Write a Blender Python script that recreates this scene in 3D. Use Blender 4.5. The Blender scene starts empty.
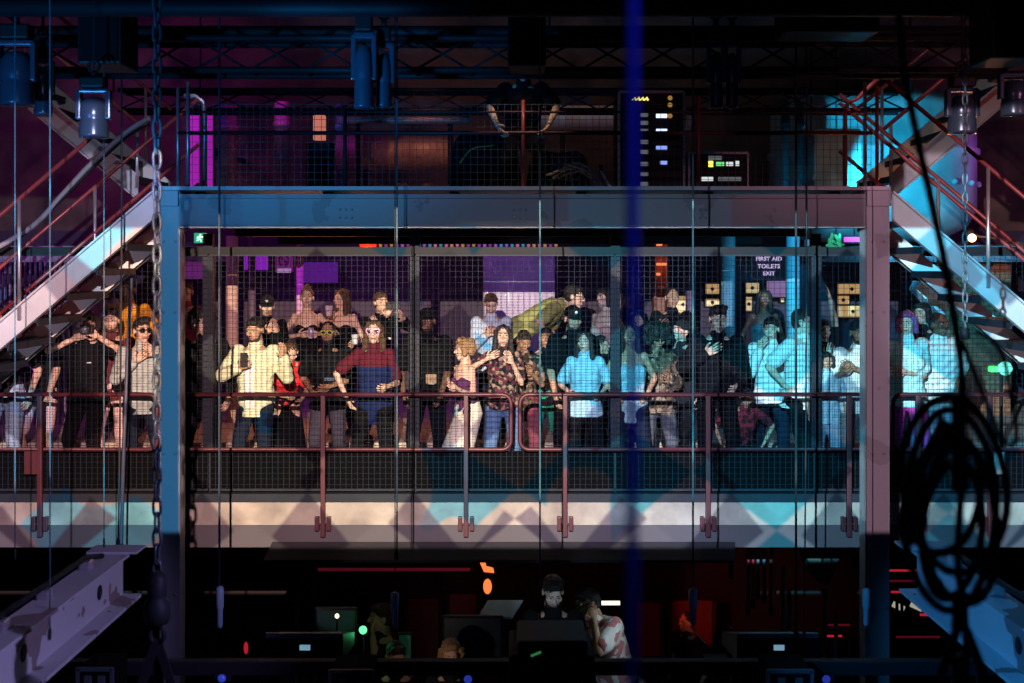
import bpy, bmesh, math, random
import numpy as np
from mathutils import Vector, Matrix
random.seed(7); rng = np.random.default_rng(7)
SC = bpy.context.scene
COL = SC.collection
# ---------------------------------------------------------------- camera
F = 1260.0; CZ = 5.0; CY = -12.0
cam = bpy.data.cameras.new('camera'); cam_o = bpy.data.objects.new('camera', cam); COL.objects.link(cam_o)
cam_o.location = (0, CY, CZ); cam_o.rotation_euler = (math.pi/2, 0, 0)
cam.sensor_width = 36; cam.lens = F*36/1024; cam.shift_y = -(341.5-265)/1024
cam.dof.use_dof = True; cam.dof.focus_distance = 12.1; cam.dof.aperture_fstop = 1.8
SC.camera = cam_o
SC.view_settings.view_transform = 'Standard'; SC.view_settings.look = 'None'
SC.view_settings.gamma = 1; SC.view_settings.exposure = 0.0; SC.view_settings.use_curve_mapping = False
def P(px, py, y):
    d = y-CY
    return Vector(((px-512)/F*d, y, CZ-(py-265)/F*d))
def sc(y): return F/(y-CY)
# ---------------------------------------------------------------- world and large lights
w = bpy.data.worlds.new('night'); SC.world = w; w.use_nodes = True
w.node_tree.nodes['Background'].inputs[0].default_value = (.012, .030, .095, 1)
w.node_tree.nodes['Background'].inputs[1].default_value = .22
def light(name, kind, loc, col, e, target=None, size=.1, spot=None, blend=.5):
    l = bpy.data.lights.new(name, kind); o = bpy.data.objects.new(name, l); COL.objects.link(o)
    o.location = loc; l.color = col; l.energy = e
    if kind == 'AREA': l.size = size
    else: l.shadow_soft_size = size
    if kind == 'SPOT': l.spot_size = math.radians(spot); l.spot_blend = blend
    if target is not None: o.rotation_euler = (Vector(target)-Vector(loc)).to_track_quat('-Z', 'Y').to_euler()
    return o
class NB:
    """tiny node-expression builder"""
    def __init__(s, nt): s.nt = nt
    def n(s, t, **k):
        x = s.nt.nodes.new(t)
        for a, b in k.items(): setattr(x, a, b)
        return x
    def put(s, v, sock):
        if hasattr(v, 'is_output'): s.nt.links.new(v, sock)
        else: sock.default_value = v
    def m(s, op, a, b=0.0, c=0.0):
        x = s.n('ShaderNodeMath', operation=op)
        for v, i in zip((a, b, c), x.inputs): s.put(v, i)
        return x.outputs[0]
    def mix(s, f, a, b, blend='MIX'):
        x = s.n('ShaderNodeMix', data_type='RGBA', blend_type=blend)
        s.put(f, x.inputs[0]); s.put(a, x.inputs[6]); s.put(b, x.inputs[7]); return x.outputs[2]
    def ramp(s, v, stops, const=False):
        x = s.n('ShaderNodeValToRGB'); r = x.color_ramp
        if const: r.interpolation = 'CONSTANT'
        while len(r.elements) < len(stops): r.elements.new(.5)
        for e, (p, c) in zip(r.elements, stops):
            e.position = p; e.color = (*c, 1) if len(c) == 3 else c
        s.put(v, x.inputs[0]); return x.outputs[0]
    def vec(s, a, b, c=0.0):
        x = s.n('ShaderNodeCombineXYZ')
        for v, i in zip((a, b, c), x.inputs): s.put(v, i)
        return x.outputs[0]
    def checker(s, v, scale):
        x = s.n('ShaderNodeTexChecker'); s.put(v, x.inputs[0]); x.inputs['Scale'].default_value = scale
        return x.outputs[1]
    def noise(s, v, scale, detail=3):
        x = s.n('ShaderNodeTexNoise'); s.put(v, x.inputs['Vector']); x.inputs['Scale'].default_value = scale
        x.inputs['Detail'].default_value = detail; return x.outputs[0]
def projector(name, loc, energy, build):
    """a video projector on the stage: a spot lamp throwing a picture of coloured triangles"""
    o = light(name, 'SPOT', loc, (1, 1, 1), energy, target=(loc[0], loc[1]+10, loc[2]-1.6), size=.02, spot=57.5, blend=.02)
    l = o.data; l.use_nodes = True; nt = l.node_tree; b = NB(nt)
    g = b.n('ShaderNodeNewGeometry'); s = b.n('ShaderNodeSeparateXYZ'); nt.links.new(g.outputs['Normal'], s.inputs[0])
    u = b.m('DIVIDE', s.outputs[0], s.outputs[1]); v = b.m('DIVIDE', s.outputs[2], s.outputs[1])
    col = build(b, u, v)
    nt.links.new(col, nt.nodes['Emission'].inputs[0])
PX, PY, PZ = -.6, -11.4, 6.2
def show(b, u, v):
    U = b.m('MULTIPLY_ADD', u, 1.0, .42)               # 0..1 across the picture
    V = b.m('MULTIPLY_ADD', v, 1.5, .9)                # 0..1 up the picture
    a = b.vec(b.m('ADD', b.m('MULTIPLY', u, .82), v), b.m('SUBTRACT', b.m('MULTIPLY', u, .82), v))
    tri = b.checker(a, 11.0)
    tri2 = b.checker(b.vec(b.m('ADD', b.m('MULTIPLY', u, .7), b.m('ADD', v, .021)), b.m('SUBTRACT', b.m('MULTIPLY', u, .9), v)), 8.7)
    tri3 = b.checker(b.vec(b.m('ADD', u, b.m('MULTIPLY', v, .8)), b.m('SUBTRACT', u, b.m('ADD', b.m('MULTIPLY', v, .8), .03))), 11.3)
    warm = b.ramp(U, [(0, (.62, .50, .58)), (.14, (.85, .52, .40)), (.30, (1, .78, .58)), (.50, (1, .84, .72)), (.62, (.78, .86, .98)), (.72, (.5, .88, 1)), (1, (.55, .85, 1))])
    cyan = b.ramp(U, [(0, (.25, .42, .68)), (.2, (.34, .78, .78)), (.4, (.32, .70, .80)), (.7, (.10, .60, .80)), (1, (.08, .55, .80))])
    dark = b.ramp(U, [(0, (.14, .07, .10)), (.3, (.30, .17, .20)), (.55, (.22, .18, .30)), (.75, (.05, .16, .26)), (1, (.03, .14, .24))])
    nz = b.noise(b.vec(b.m('ADD', u, 3.1), v), 8.0, 1.0)
    sel = b.m('GREATER_THAN', b.m('ADD', b.m('MULTIPLY', tri2, .5), nz), b.m('MULTIPLY', 2.0, b.ramp(U, [(0, (.46, .46, .46)), (.12, (.48, .48, .48)), (.20, (.60, .60, .60)), (.29, (.60, .60, .60)), (.38, (.49, .49, .49)), (.75, (.42, .42, .42))])))
    c = b.mix(sel, warm, cyan)
    dk = b.m('MULTIPLY', b.m('MULTIPLY', tri, b.m('SUBTRACT', 1.0, b.m('MULTIPLY', tri3, .8))), .8)
    c = b.mix(dk, c, dark)
    # the picture is masked to the steelwork: blue on the left column, mauve on the right one and on the beam
    beam = b.ramp(U, [(.17, (.009, .024, .041)), (.30, (.012, .024, .038)), (.45, (.016, .022, .034)), (.56, (.021, .022, .032)), (.66, (.034, .024, .031)), (.80, (.052, .032, .038))])
    seg = b.checker(b.vec(b.m('ADD', b.m('MULTIPLY', u, 7.3), .22), .5, .5), 1.0)
    beam = b.mix(b.m('MULTIPLY', seg, .25), beam, (.01, .06, .09, 1))
    def band(x, lo, hi): return b.m('MULTIPLY', b.m('GREATER_THAN', x, lo), b.m('LESS_THAN', x, hi))
    isbeam = b.m('GREATER_THAN', v, -.0885)
    mid = band(u, -.2385, .380)
    c = b.mix(isbeam, c, b.mix(mid, b.ramp(U, [(0, (.20, .20, .28)), (.5, (.22, .19, .22)), (1, (.24, .18, .19))]), beam))
    c = b.mix(band(u, -.2370, -.2200), c, (.022, .105, .205, 1))
    c = b.mix(band(u, .3560, .3780), c, (.17, .095, .12, 1))
    ext = b.ramp(V, [(0, (0, 0, 0)), (.385, (0, 0, 0)), (.386, (1, 1, 1)), (.72, (.95, .95, .95)), (.823, (.9, .9, .9)), (.829, (.03, .03, .03)), (1, (.015, .015, .015))])
    ext2 = b.ramp(V, [(0, (0, 0, 0)), (.385, (0, 0, 0)), (.386, (1, 1, 1)), (.80, (.9, .9, .9)), (.880, (.8, .8, .8)), (.885, (.015, .015, .015))])
    return b.mix(1.0, c, b.mix(mid, ext2, ext), 'MULTIPLY')
projector('show_projector', (PX, PY, PZ), 15000, show)
light('blue_stage_wash', 'SPOT', (-1.6, -8.2, 5.4), (.04, .40, 1), 1300, target=(3.1, -3.9, 2.6), size=.1, spot=26)
light('lavender_stage_wash', 'SPOT', (2.2, -7.4, 5.2), (.50, .42, 1), 800, target=(-2.9, -3.6, 2.6), size=.1, spot=28)
light('blue_fixture_wash', 'SPOT', (-4.6, -8.6, 4.2), (.03, .36, 1), 1000, target=(-2.6, -3.0, 7.0), size=.2, spot=40)
light('blue_centre_fixture_wash', 'SPOT', (-2.6, -6.0, 5.0), (.03, .36, 1), 420, target=(-1.0, -2.9, 6.6), size=.1, spot=22)
light('pink_fixture_wash', 'SPOT', (5.4, -6.4, 6.0), (1, .35, .5), 110, target=(3.6, -3.1, 6.3), size=.1, spot=24)
light('magenta_stair_light', 'SPOT', (-5.2, .9, 3.7), (.85, .03, .9), 40, target=(-4.0, -.7, 4.9), size=.05, spot=60)
light('pale_stair_wash_left', 'SPOT', (-2.6, -8.5, 2.6), (.80, .72, .95), 420, target=(-4.3, -.6, 4.9), size=.05, spot=17)
light('pale_stair_wash_right', 'SPOT', (2.4, -8.5, 2.6), (.95, .74, .80), 380, target=(4.3, -.6, 4.9), size=.05, spot=17)
light('upper_stair_fill_left', 'SPOT', (-2.3, -1.9, 7.3), (.85, .80, .95), 45, target=(-3.9, .5, 6.3), size=.03, spot=50)  # spot added to light the flight that the projector mask leaves dark
light('upper_stair_fill_right', 'SPOT', (2.6, -1.9, 7.3), (.95, .85, .85), 45, target=(4.2, .5, 6.3), size=.03, spot=50)  # matching added spot for the other upper flight
light('purple_rear_wash_left', 'AREA', (-5.6, 3.4, 7.6), (.55, .06, .85), 26, target=(-6.0, 6.4, 6.2), size=1.0)
light('purple_rear_wash_right', 'AREA', (6.4, 3.6, 6.4), (.60, .08, .55), 9, target=(6.6, 6.4, 5.8), size=.8)
# house lights inside the venue, plus a few spots added on people
light('purple_bar_light', 'AREA', (-2.6, 5.0, 4.9), (.45, .03, 1), 6, target=(-2.2, 6.4, 3.4), size=1.2)
light('purple_lounge_light', 'AREA', (.2, 4.2, 4.9), (.34, .05, .9), 3.5, target=(.4, 6.4, 3.4), size=2.0)
light('magenta_aisle_light', 'AREA', (-6.0, 2.6, 5.6), (.60, .03, .8), 5, target=(-6.2, 6.4, 4.6), size=1.2)
light('amber_floor_light', 'AREA', (-2.4, 3.0, 4.8), (1, .36, .20), 14, target=(-2.4, 1.6, 3.0), size=1.2)
light('teal_lounge_light', 'AREA', (3.2, 2.2, 5.0), (.03, .55, 1), 8, target=(2.8, 4.4, 3.6), size=1.2)
light('teal_tank_light', 'SPOT', (4.0, 1.7, 5.8), (.02, .60, 1), 480, target=(5.3, 3.9, 6.15), size=.03, spot=95)
light('teal_square_tank_light', 'SPOT', (3.0, 1.2, 7.0), (.02, .55, .9), 30, target=(2.9, 2.6, 6.0), size=.1, spot=45)
light('purple_deck_light', 'AREA', (-2.9, 2.8, 7.0), (.75, .03, .95), 2.5, target=(-2.9, 4.6, 6.3), size=.8)
light('amber_deck_light', 'SPOT', (-.9, 1.6, 7.1), (1, .36, .24), 40, target=(-1.1, 3.4, 6.0), size=.2, spot=40)
light('brick_lamp_glow', 'POINT', (4.5, .55, 5.25), (1, .35, .12), 14, size=.06)
light('red_rail_light_left', 'SPOT', (-6.0, -4.0, 7.6), (1, .10, .05), 50, target=(-3.9, -.6, 6.0), size=.1, spot=42)
light('red_rail_light_right', 'SPOT', (6.2, -4.2, 7.6), (1, .12, .06), 60, target=(4.1, -.6, 6.0), size=.1, spot=42)
light('red_mix_area_light', 'AREA', (-.6, 3.6, 2.1), (1, .04, .05), 1.0, target=(-.6, 6.4, 1.2), size=1.0)
light('stone_wall_wash', 'AREA', (0, 3.6, 8.4), (.85, .62, .45), 10, target=(0, 6.4, 7.9), size=3)
light('deck_forearm_fill', 'SPOT', (.1, -1.72, 7.2), (1, .70, .40), 30, target=(.09, -1.25, 6.2), size=.01, spot=44)  # warm spot added to bring out the forearms on the rail
light('desk_people_fill', 'SPOT', (.25, -2.5, 2.15), (.5, .78, 1), 24, target=(.55, -.6, 1.62), size=.05, spot=46)  # spot added to light the two people at the desks
light('white_side_light', 'SPOT', (1.7, -.9, 2.15), (.75, .95, 1), 16, target=(.85, -.3, 1.55), size=.02, spot=44)
light('profile_person_fill', 'SPOT', (-1.9, -1.9, 2.2), (.8, .75, .7), 5, target=(-1.22, -.6, 2.05), size=.02, spot=40)  # spot added to lift the dark person in profile
light('barrier_people_fill', 'SPOT', (-.85, -2.85, 2.05), (1, .72, .58), 5, target=(-.66, -1.85, 1.88), size=.02, spot=58)  # spot added to light the faces above the barrier
# ---------------------------------------------------------------- helpers
MATS = {}
def mat(name, col, rough=.6, metal=0.0, var=.18, scale=9.0, bump=0.0, emit=None, estr=0.0, kind='noise', col2=None, spec=.5):
    if name in MATS: return MATS[name]
    m = bpy.data.materials.new(name); m.use_nodes = True; nt = m.node_tree; b = NB(nt); p = nt.nodes['Principled BSDF']
    tc = b.n('ShaderNodeTexCoord'); ob = tc.outputs['Object']
    p.inputs['Roughness'].default_value = rough; p.inputs['Metallic'].default_value = metal
    p.inputs['Specular IOR Level'].default_value = spec
    c = (*col, 1); c2 = (*(col2 or [x*.55 for x in col]), 1)
    if kind == 'noise':
        f = b.noise(ob, scale, 4.0)
        out = b.mix(f, (*[min(1, x*(1+var)) for x in col], 1), (*[x*(1-var) for x in col], 1))
    elif kind == 'wear':                     # paint worn through in irregular patches
        f = b.m('GREATER_THAN', b.noise(ob, scale, 6.0), .60)
        f2 = b.noise(ob, scale*.25, 3.0)
        out = b.mix(b.m('MULTIPLY', f, .8), b.mix(f2, c, (*[x*.8 for x in col], 1)), c2)
    elif kind == 'floral':
        vo = b.n('ShaderNodeTexVoronoi'); nt.links.new(ob, vo.inputs['Vector']); vo.inputs['Scale'].default_value = scale
        hs = b.n('ShaderNodeSeparateColor'); nt.links.new(vo.outputs['Color'], hs.inputs[0])
        out = b.mix(b.m('GREATER_THAN', hs.outputs[0], .5), c, c2)
        out = b.mix(b.m('GREATER_THAN', hs.outputs[1], .75), out, (.30, .22, .17, 1))
    elif kind == 'stripes':
        s = b.n('ShaderNodeSeparateXYZ'); nt.links.new(ob, s.inputs[0])
        out = b.mix(b.m('GREATER_THAN', b.m('SINE', b.m('MULTIPLY', s.outputs[2], scale)), 0.0), c, c2)
    elif kind == 'blotch':
        out = b.mix(b.m('GREATER_THAN', b.noise(ob, scale, 1.5), .52), c, c2)
    elif kind == 'brick':
        br = b.n('ShaderNodeTexBrick'); br.inputs['Scale'].default_value = scale
        s = b.n('ShaderNodeSeparateXYZ'); nt.links.new(ob, s.inputs[0])
        nt.links.new(b.vec(s.outputs[0], s.outputs[2]), br.inputs[0])
        br.inputs['Color1'].default_value = c; br.inputs['Color2'].default_value = (*[x*.7 for x in col], 1); br.inputs['Mortar'].default_value = c2
        out = br.outputs[0]
    elif kind == 'stone':
        f = b.noise(ob, scale, 5.0); f2 = b.noise(ob, scale*7, 3.0)
        out = b.mix(b.ramp(f, [(.35, (0, 0, 0)), (.62, (1, 1, 1))]), c2, c)
        out = b.mix(b.m('MULTIPLY', f2, .35), out, c2)
    nt.links.new(out, p.inputs['Base Color'])
    if bump:
        bn = b.n('ShaderNodeBump'); bn.inputs['Strength'].default_value = bump; bn.inputs['Distance'].default_value = .02
        nt.links.new(b.noise(ob, scale*3, 4.0), bn.inputs['Height']); nt.links.new(bn.outputs[0], p.inputs['Normal'])
    if emit:
        p.inputs['Emission Color'].default_value = (*emit, 1); p.inputs['Emission Strength'].default_value = estr
    MATS[name] = m; return m
def V(*a): return Vector(a)
class MB:
    """collects shapes into one mesh"""
    def __init__(s): s.v = []; s.f = []; s.smooth = []
    def add(s, vs, fs, smooth=False):
        o = len(s.v); s.v += [tuple(x) for x in vs]; s.f += [tuple(i+o for i in f) for f in fs]; s.smooth += [smooth]*len(fs); return s
    def box(s, a, b, bev=0.0):
        x0, y0, z0 = (min(p, q) for p, q in zip(a, b)); x1, y1, z1 = (max(p, q) for p, q in zip(a, b))
        if bev:
            bm = bmesh.new(); bmesh.ops.create_cube(bm, size=1)
            for q in bm.verts: q.co = Vector(((x0+x1)/2+q.co.x*(x1-x0), (y0+y1)/2+q.co.y*(y1-y0), (z0+z1)/2+q.co.z*(z1-z0)))
            bmesh.ops.bevel(bm, geom=bm.edges[:], offset=bev, segments=2, affect='EDGES', profile=.6)
            bm.verts.index_update(); s.add([q.co[:] for q in bm.verts], [[q.index for q in f.verts] for f in bm.faces]); bm.free(); return s
        vs = [(x, y, z) for x in (x0, x1) for y in (y0, y1) for z in (z0, z1)]
        return s.add(vs, [(0, 1, 3, 2), (4, 6, 7, 5), (0, 4, 5, 1), (2, 3, 7, 6), (0, 2, 6, 4), (1, 5, 7, 3)])
    def tube(s, pts, r, n=8, closed=False, smooth=True):
        pts = [Vector(p) for p in pts]; N = len(pts); rs = r if isinstance(r, (list, tuple)) else [r]*N
        vs = []; fs = []; pu = None
        for i, p in enumerate(pts):
            if closed: t = pts[(i+1) % N]-pts[i-1]
            else: t = pts[min(i+1, N-1)]-pts[max(i-1, 0)]
            t.normalize()
            if pu is None: pu = t.cross(Vector((0, 0, 1)) if abs(t.z) < .9 else Vector((1, 0, 0))).normalized()
            else: pu = (pu-t*pu.dot(t)).normalized()
            q = t.cross(pu)
            for k in range(n):
                a = 2*math.pi*k/n; vs.append(p+(pu*math.cos(a)+q*math.sin(a))*rs[i])
        for i in range(N if closed else N-1):
            j = (i+1) % N
            for k in range(n): fs.append((i*n+k, i*n+(k+1) % n, j*n+(k+1) % n, j*n+k))
        if not closed: fs += [tuple(range(n))[::-1], tuple((N-1)*n+k for k in range(n))]
        return s.add(vs, fs, smooth)
    def bar(s, a, b, wx, wy, up=(0, 0, 1)):
        """rectangular bar from a to b"""
        a, b = Vector(a), Vector(b); t = (b-a).normalized(); u = Vector(up)
        if abs(t.dot(u)) > .98: u = Vector((0, 1, 0))
        x = t.cross(u).normalized()*wx/2; y = x.cross(t).normalized()*wy/2
        vs = [p+i*x+j*y for p in (a, b) for i, j in ((-1, -1), (1, -1), (1, 1), (-1, 1))]
        return s.add(vs, [(3, 2, 1, 0), (4, 5, 6, 7)]+[(k, (k+1) % 4, 4+(k+1) % 4, 4+k) for k in range(4)])
    def lathe(s, prof, base=(0, 0, 0), axis=(0, 0, 1), n=20, smooth=True):
        """prof: (radius, height) pairs"""
        q = Vector((0, 0, 1)).rotation_difference(Vector(axis)); B = Vector(base); vs = []; fs = []
        for r, h in prof:
            for k in range(n):
                a = 2*math.pi*k/n; vs.append(B+q @ Vector((r*math.cos(a), r*math.sin(a), h)))
        for i in range(len(prof)-1):
            for k in range(n): fs.append((i*n+k, i*n+(k+1) % n, (i+1)*n+(k+1) % n, (i+1)*n+k))
        fs += [tuple(range(n))[::-1], tuple((len(prof)-1)*n+k for k in range(n))]
        return s.add(vs, fs, smooth)
    def prism(s, poly, off):
        """polygon (list of points) swept along off"""
        n = len(poly); off = Vector(off); a = [Vector(p) for p in poly]
        return s.add(a+[p+off for p in a], [tuple(range(n))[::-1], tuple(range(n, 2*n))]+[(k, (k+1) % n, n+(k+1) % n, n+k) for k in range(n)])
    def ellipsoid(s, c, r, nu=14, nv=9, rot=None):
        vs = []; fs = []; c = Vector(c)
        for i in range(nv+1):
            t = math.pi*i/nv
            for k in range(nu):
                a = 2*math.pi*k/nu
                p = Vector((r[0]*math.sin(t)*math.cos(a), r[1]*math.sin(t)*math.sin(a), -r[2]*math.cos(t)))
                vs.append(c+(rot @ p if rot else p))
        for i in range(nv):
            for k in range(nu): fs.append((i*nu+k, i*nu+(k+1) % nu, (i+1)*nu+(k+1) % nu, (i+1)*nu+k))
        return s.add(vs, fs, True)
    def mesh(s, name, off=(0, 0, 0)):
        me = bpy.data.meshes.new(name); o = Vector(off)
        me.from_pydata([tuple(Vector(v)-o) for v in s.v], [], s.f)
        me.polygons.foreach_set('use_smooth', s.smooth); me.update()
        bm = bmesh.new(); bm.from_mesh(me); bmesh.ops.recalc_face_normals(bm, faces=bm.faces[:]); bm.to_mesh(me); bm.free()
        return me
    def build(s, name, m, parent=None, base=None):
        off = base if base is not None else (parent_world(parent) if parent else (0, 0, 0))
        o = bpy.data.objects.new(name, s.mesh(name, off)); COL.objects.link(o)
        if m: o.data.materials.append(m)
        if parent: o.parent = parent
        else: o.location = off
        return o
def parent_world(p):
    v = Vector((0, 0, 0))
    while p: v += p.location; p = p.parent
    return v
def thing(name, label, cat, loc=(0, 0, 0), group=None):
    o = bpy.data.objects.new(name, None); COL.objects.link(o); o.location = loc; o.empty_display_size = .1
    o['label'] = label; o['category'] = cat
    if group: o['group'] = group
    return o
def tag(o, label, cat, group=None):
    o['label'] = label; o['category'] = cat
    if group: o['group'] = group
    return o
def struct(name, mb, m, label=None, cat=None):
    o = mb.build(name, m); o['kind'] = 'structure'
    if label: o['label'] = label
    if cat: o['category'] = cat
    return o
"""palette"""
black = mat('black_steel', (.010, .011, .015), .6, spec=.2)
blackp = mat('black_plastic', (.006, .006, .008), .5, spec=.25)
blackc = mat('black_cloth', (.006, .006, .008), .9, spec=.1)
dsteel = mat('dark_blue_grey_paint', (.012, .016, .028), .6, bump=.1, spec=.3)
grey = mat('grey_steel_paint', (.42, .42, .46), .55, .1, var=.12, scale=5, bump=.15)
greyd = mat('worn_grey_beam_paint', (.34, .34, .38), .55, .1, kind='wear', scale=2.2, col2=(.22, .21, .23), bump=.15)
white_st = mat('pale_stair_paint', (.62, .60, .62), .55, .1, var=.10, scale=4)
redrail = mat('oxide_red_tube', (.070, .014, .024), .45, .1, var=.25)
redrail2 = mat('red_stair_tube', (.30, .05, .055), .35, .2, var=.4, scale=14)
silver = mat('bare_tube', (.55, .50, .55), .35, .7)
wirev = mat('blue_lit_mesh_wire', (.020, .029, .050), .6, spec=.15)  # brighter bluer copy of the wire: blue light put into its colour
wirem = mat('mesh_wire', (.010, .014, .024), .6, spec=.15)
wireb = mat('dark_mesh_wire', (.07, .08, .11), .6)
concrete = mat('chipped_concrete', (.43, .385, .35), .9, 0, kind='stone', scale=3.4, col2=(.25, .22, .205), bump=.4)
# ================================================================ THE SETTING
BZ = 2.76; TZ = 3.06; DZ = 5.665               # balcony floor, raised tier, upper deck
s_dark = mat('dark_plaster', (.10, .09, .11), .9, var=.3, scale=1.5)
s_floor = mat('black_floor', (.03, .03, .035), .6, var=.4, scale=3)
s_stone = mat('sooty_masonry', (.20, .13, .09), .95, kind='stone', scale=1.3, col2=(.05, .04, .035), bump=.5)
s_plum = mat('plum_wall_panelling', (.055, .032, .062), .7, var=.25, scale=2)
struct('floor', MB().box((-9.5, -13, -.2), (9.5, 7, 0)), s_floor)
struct('ceiling', MB().box((-9.5, -13, 8.9), (9.5, 7, 9.1)), s_floor)
struct('wall_back', MB().box((-9.5, 6.5, 0), (9.5, 6.8, 8.9)), s_stone)
struct('wall_left', MB().box((-9.8, -13, 0), (-9.5, 7, 8.9)), s_dark)
struct('wall_right', MB().box((9.5, -13, 0), (9.8, 7, 8.9)), s_dark)
struct('wall_lounge', MB().box((-9.5, 6.38, TZ), (9.5, 6.5, 5.5)), s_plum)
m = MB().box((-9.5, -.10, 2.545), (9.5, 6.38, BZ))
struct('balcony_slab', m, concrete)
struct('balcony_edge_beam', MB().box((-9.5, -.085, 2.33), (9.5, .15, 2.545)).box((-9.5, .6, 2.36), (9.5, .8, 2.545)).box((-9.5, 3, 2.36), (9.5, 3.2, 2.545)), mat('edge_channel_paint', (.075, .066, .085), .7, var=.15, scale=3))
struct('trim_toe_plate', MB().box((-9.5, -.11, BZ), (9.5, -.02, 2.84)), dsteel)
tier_m = mat('pale_step_board', (.50, .42, .36), .8, var=.2, scale=3)
struct('balcony_tier_floor', MB().box((-9.5, 1.75, BZ), (9.5, 6.38, TZ)), tier_m)
# sloping board hung under the slab edge
a = [P(276, 541, -.12), P(728, 541, -.12)]
struct('trim_sloping_soffit_board', MB().prism([V(-2.26, -.12, 2.39), V(-2.30, -.34, 2.27), V(-2.30, -.34, 2.245), V(-2.26, -.10, 2.33)], (4.36, 0, 0)), mat('soffit_board', (.022, .020, .028), .8))
# main columns and upper deck
for nm, x0, x1 in (('column_left', -2.989, -2.828), ('column_right', 3.006, 3.201)):
    xc = (x0+x1)/2
    c = MB().box((x0, -1.3, 0), (x1, -1.285, 5.63)).box((x0, -1.135, 0), (x1, -1.12, 5.63)).box((xc-.012, -1.285, 0), (xc+.012, -1.135, 5.63))
    for e in (x0, x1): c.box((e-.006, -1.296, 0), (e+.006, -1.124, 5.63))
    o = struct(nm, c, greyd)
    for z in (1.2, 2.2, 3.4, 4.6, 5.2):
        for dx in (-.05, .05):
            MB().lathe([(.012, 0), (.012, .01), (.004, .014)], (xc+dx, -1.3, z), (0, -1, 0), 8).build('bolt', greyd, o)
deck = MB().box((-2.99, -1.36, 5.633), (3.2, 6.5, DZ))
struct('upper_deck_floor', deck, grey)
for i, x in enumerate((-2.7, -1.6, -.5, .6, 1.7, 2.8)):
    struct('deck_joist_beam', MB().box((x-.04, -1.1, 5.42), (x+.04, 6.3, 5.63)), black)
struct('deck_cross_beam', MB().box((-2.9, 1.2, 5.30), (3.1, 1.35, 5.63)), black)
struct('deck_cross_beam', MB().box((-2.9, 3.6, 5.26), (3.1, 3.75, 5.63)), black)
bm_ = MB().box((-2.82, -1.34, 5.565), (3.0, -1.12, 5.60)).box((-2.82, -1.30, 5.314), (3.0, -1.27, 5.565)).box((-2.82, -1.34, 5.314), (3.0, -1.12, 5.334))
o = struct('upper_deck_beam', bm_, greyd)
for px in (346, 520, 700):
    x = P(px, 0, -1.3).x
    for dx in (-.05, 0, .05):
        for z in (5.40, 5.47): MB().lathe([(.010, 0), (.010, .01), (.003, .013)], (x+dx, -1.3, z), (0, -1, 0), 8).build('bolt', greyd, o)
# wing slabs behind the stairs
struct('wing_slab_left', MB().box((-9.5, 3.9, 5.04), (-3.8, 6.4, 5.24)), greyd)
struct('wing_slab_right', MB().box((4.4, 3.9, 5.04), (9.5, 6.4, 5.24)), greyd)
struct('wall_brick_pier', MB().box((5.6, 4.3, TZ), (6.45, 4.6, 5.04)), mat('orange_brick', (.52, .20, .10), .85, kind='brick', scale=4.2, col2=(.08, .04, .03)))
# mesh screen posts and header over the balcony
for px in (209, 415, 615, 815):
    x = P(px, 0, .15).x
    wd = .045 if px in (209, 415, 615, 815) else .022
    struct('balcony_post_column', MB().box((x-wd, .10, BZ), (x+wd, .19, 5.3)), dsteel)
struct('balcony_header_beam', MB().box((-9.4, .02, 5.105), (9.4, .2, 5.172)), black)
struct('lower_rear_wall', MB().box((-9.5, 4.9, 0), (9.5, 5.0, 2.36)), mat('dark_red_partition', (.04, .025, .03), .8, var=.2, scale=2))
for px, y, wd, m_ in ((232, 3.6, .075, 'rose_column_paint'), (207, 4.6, .03, 'rose_column_paint'), (300, 5.2, .05, 'rose_column_paint'), (728, 3.0, .085, 'blue_column_paint'), (793, 2.6, .075, 'blue_column_paint'), (252, 4.3, .05, 'plum_column_paint'), (690, 4.4, .06, 'plum_column_paint')):
    cm_ = {'rose_column_paint': (.62, .40, .36), 'blue_column_paint': (.20, .40, .46), 'plum_column_paint': (.10, .06, .12)}[m_]
    x = P(px, 0, y).x
    struct('lounge_column', MB().lathe([(wd, 0), (wd, 2.3)], (x, y, TZ), n=16), mat(m_, cm_, .5))

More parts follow.
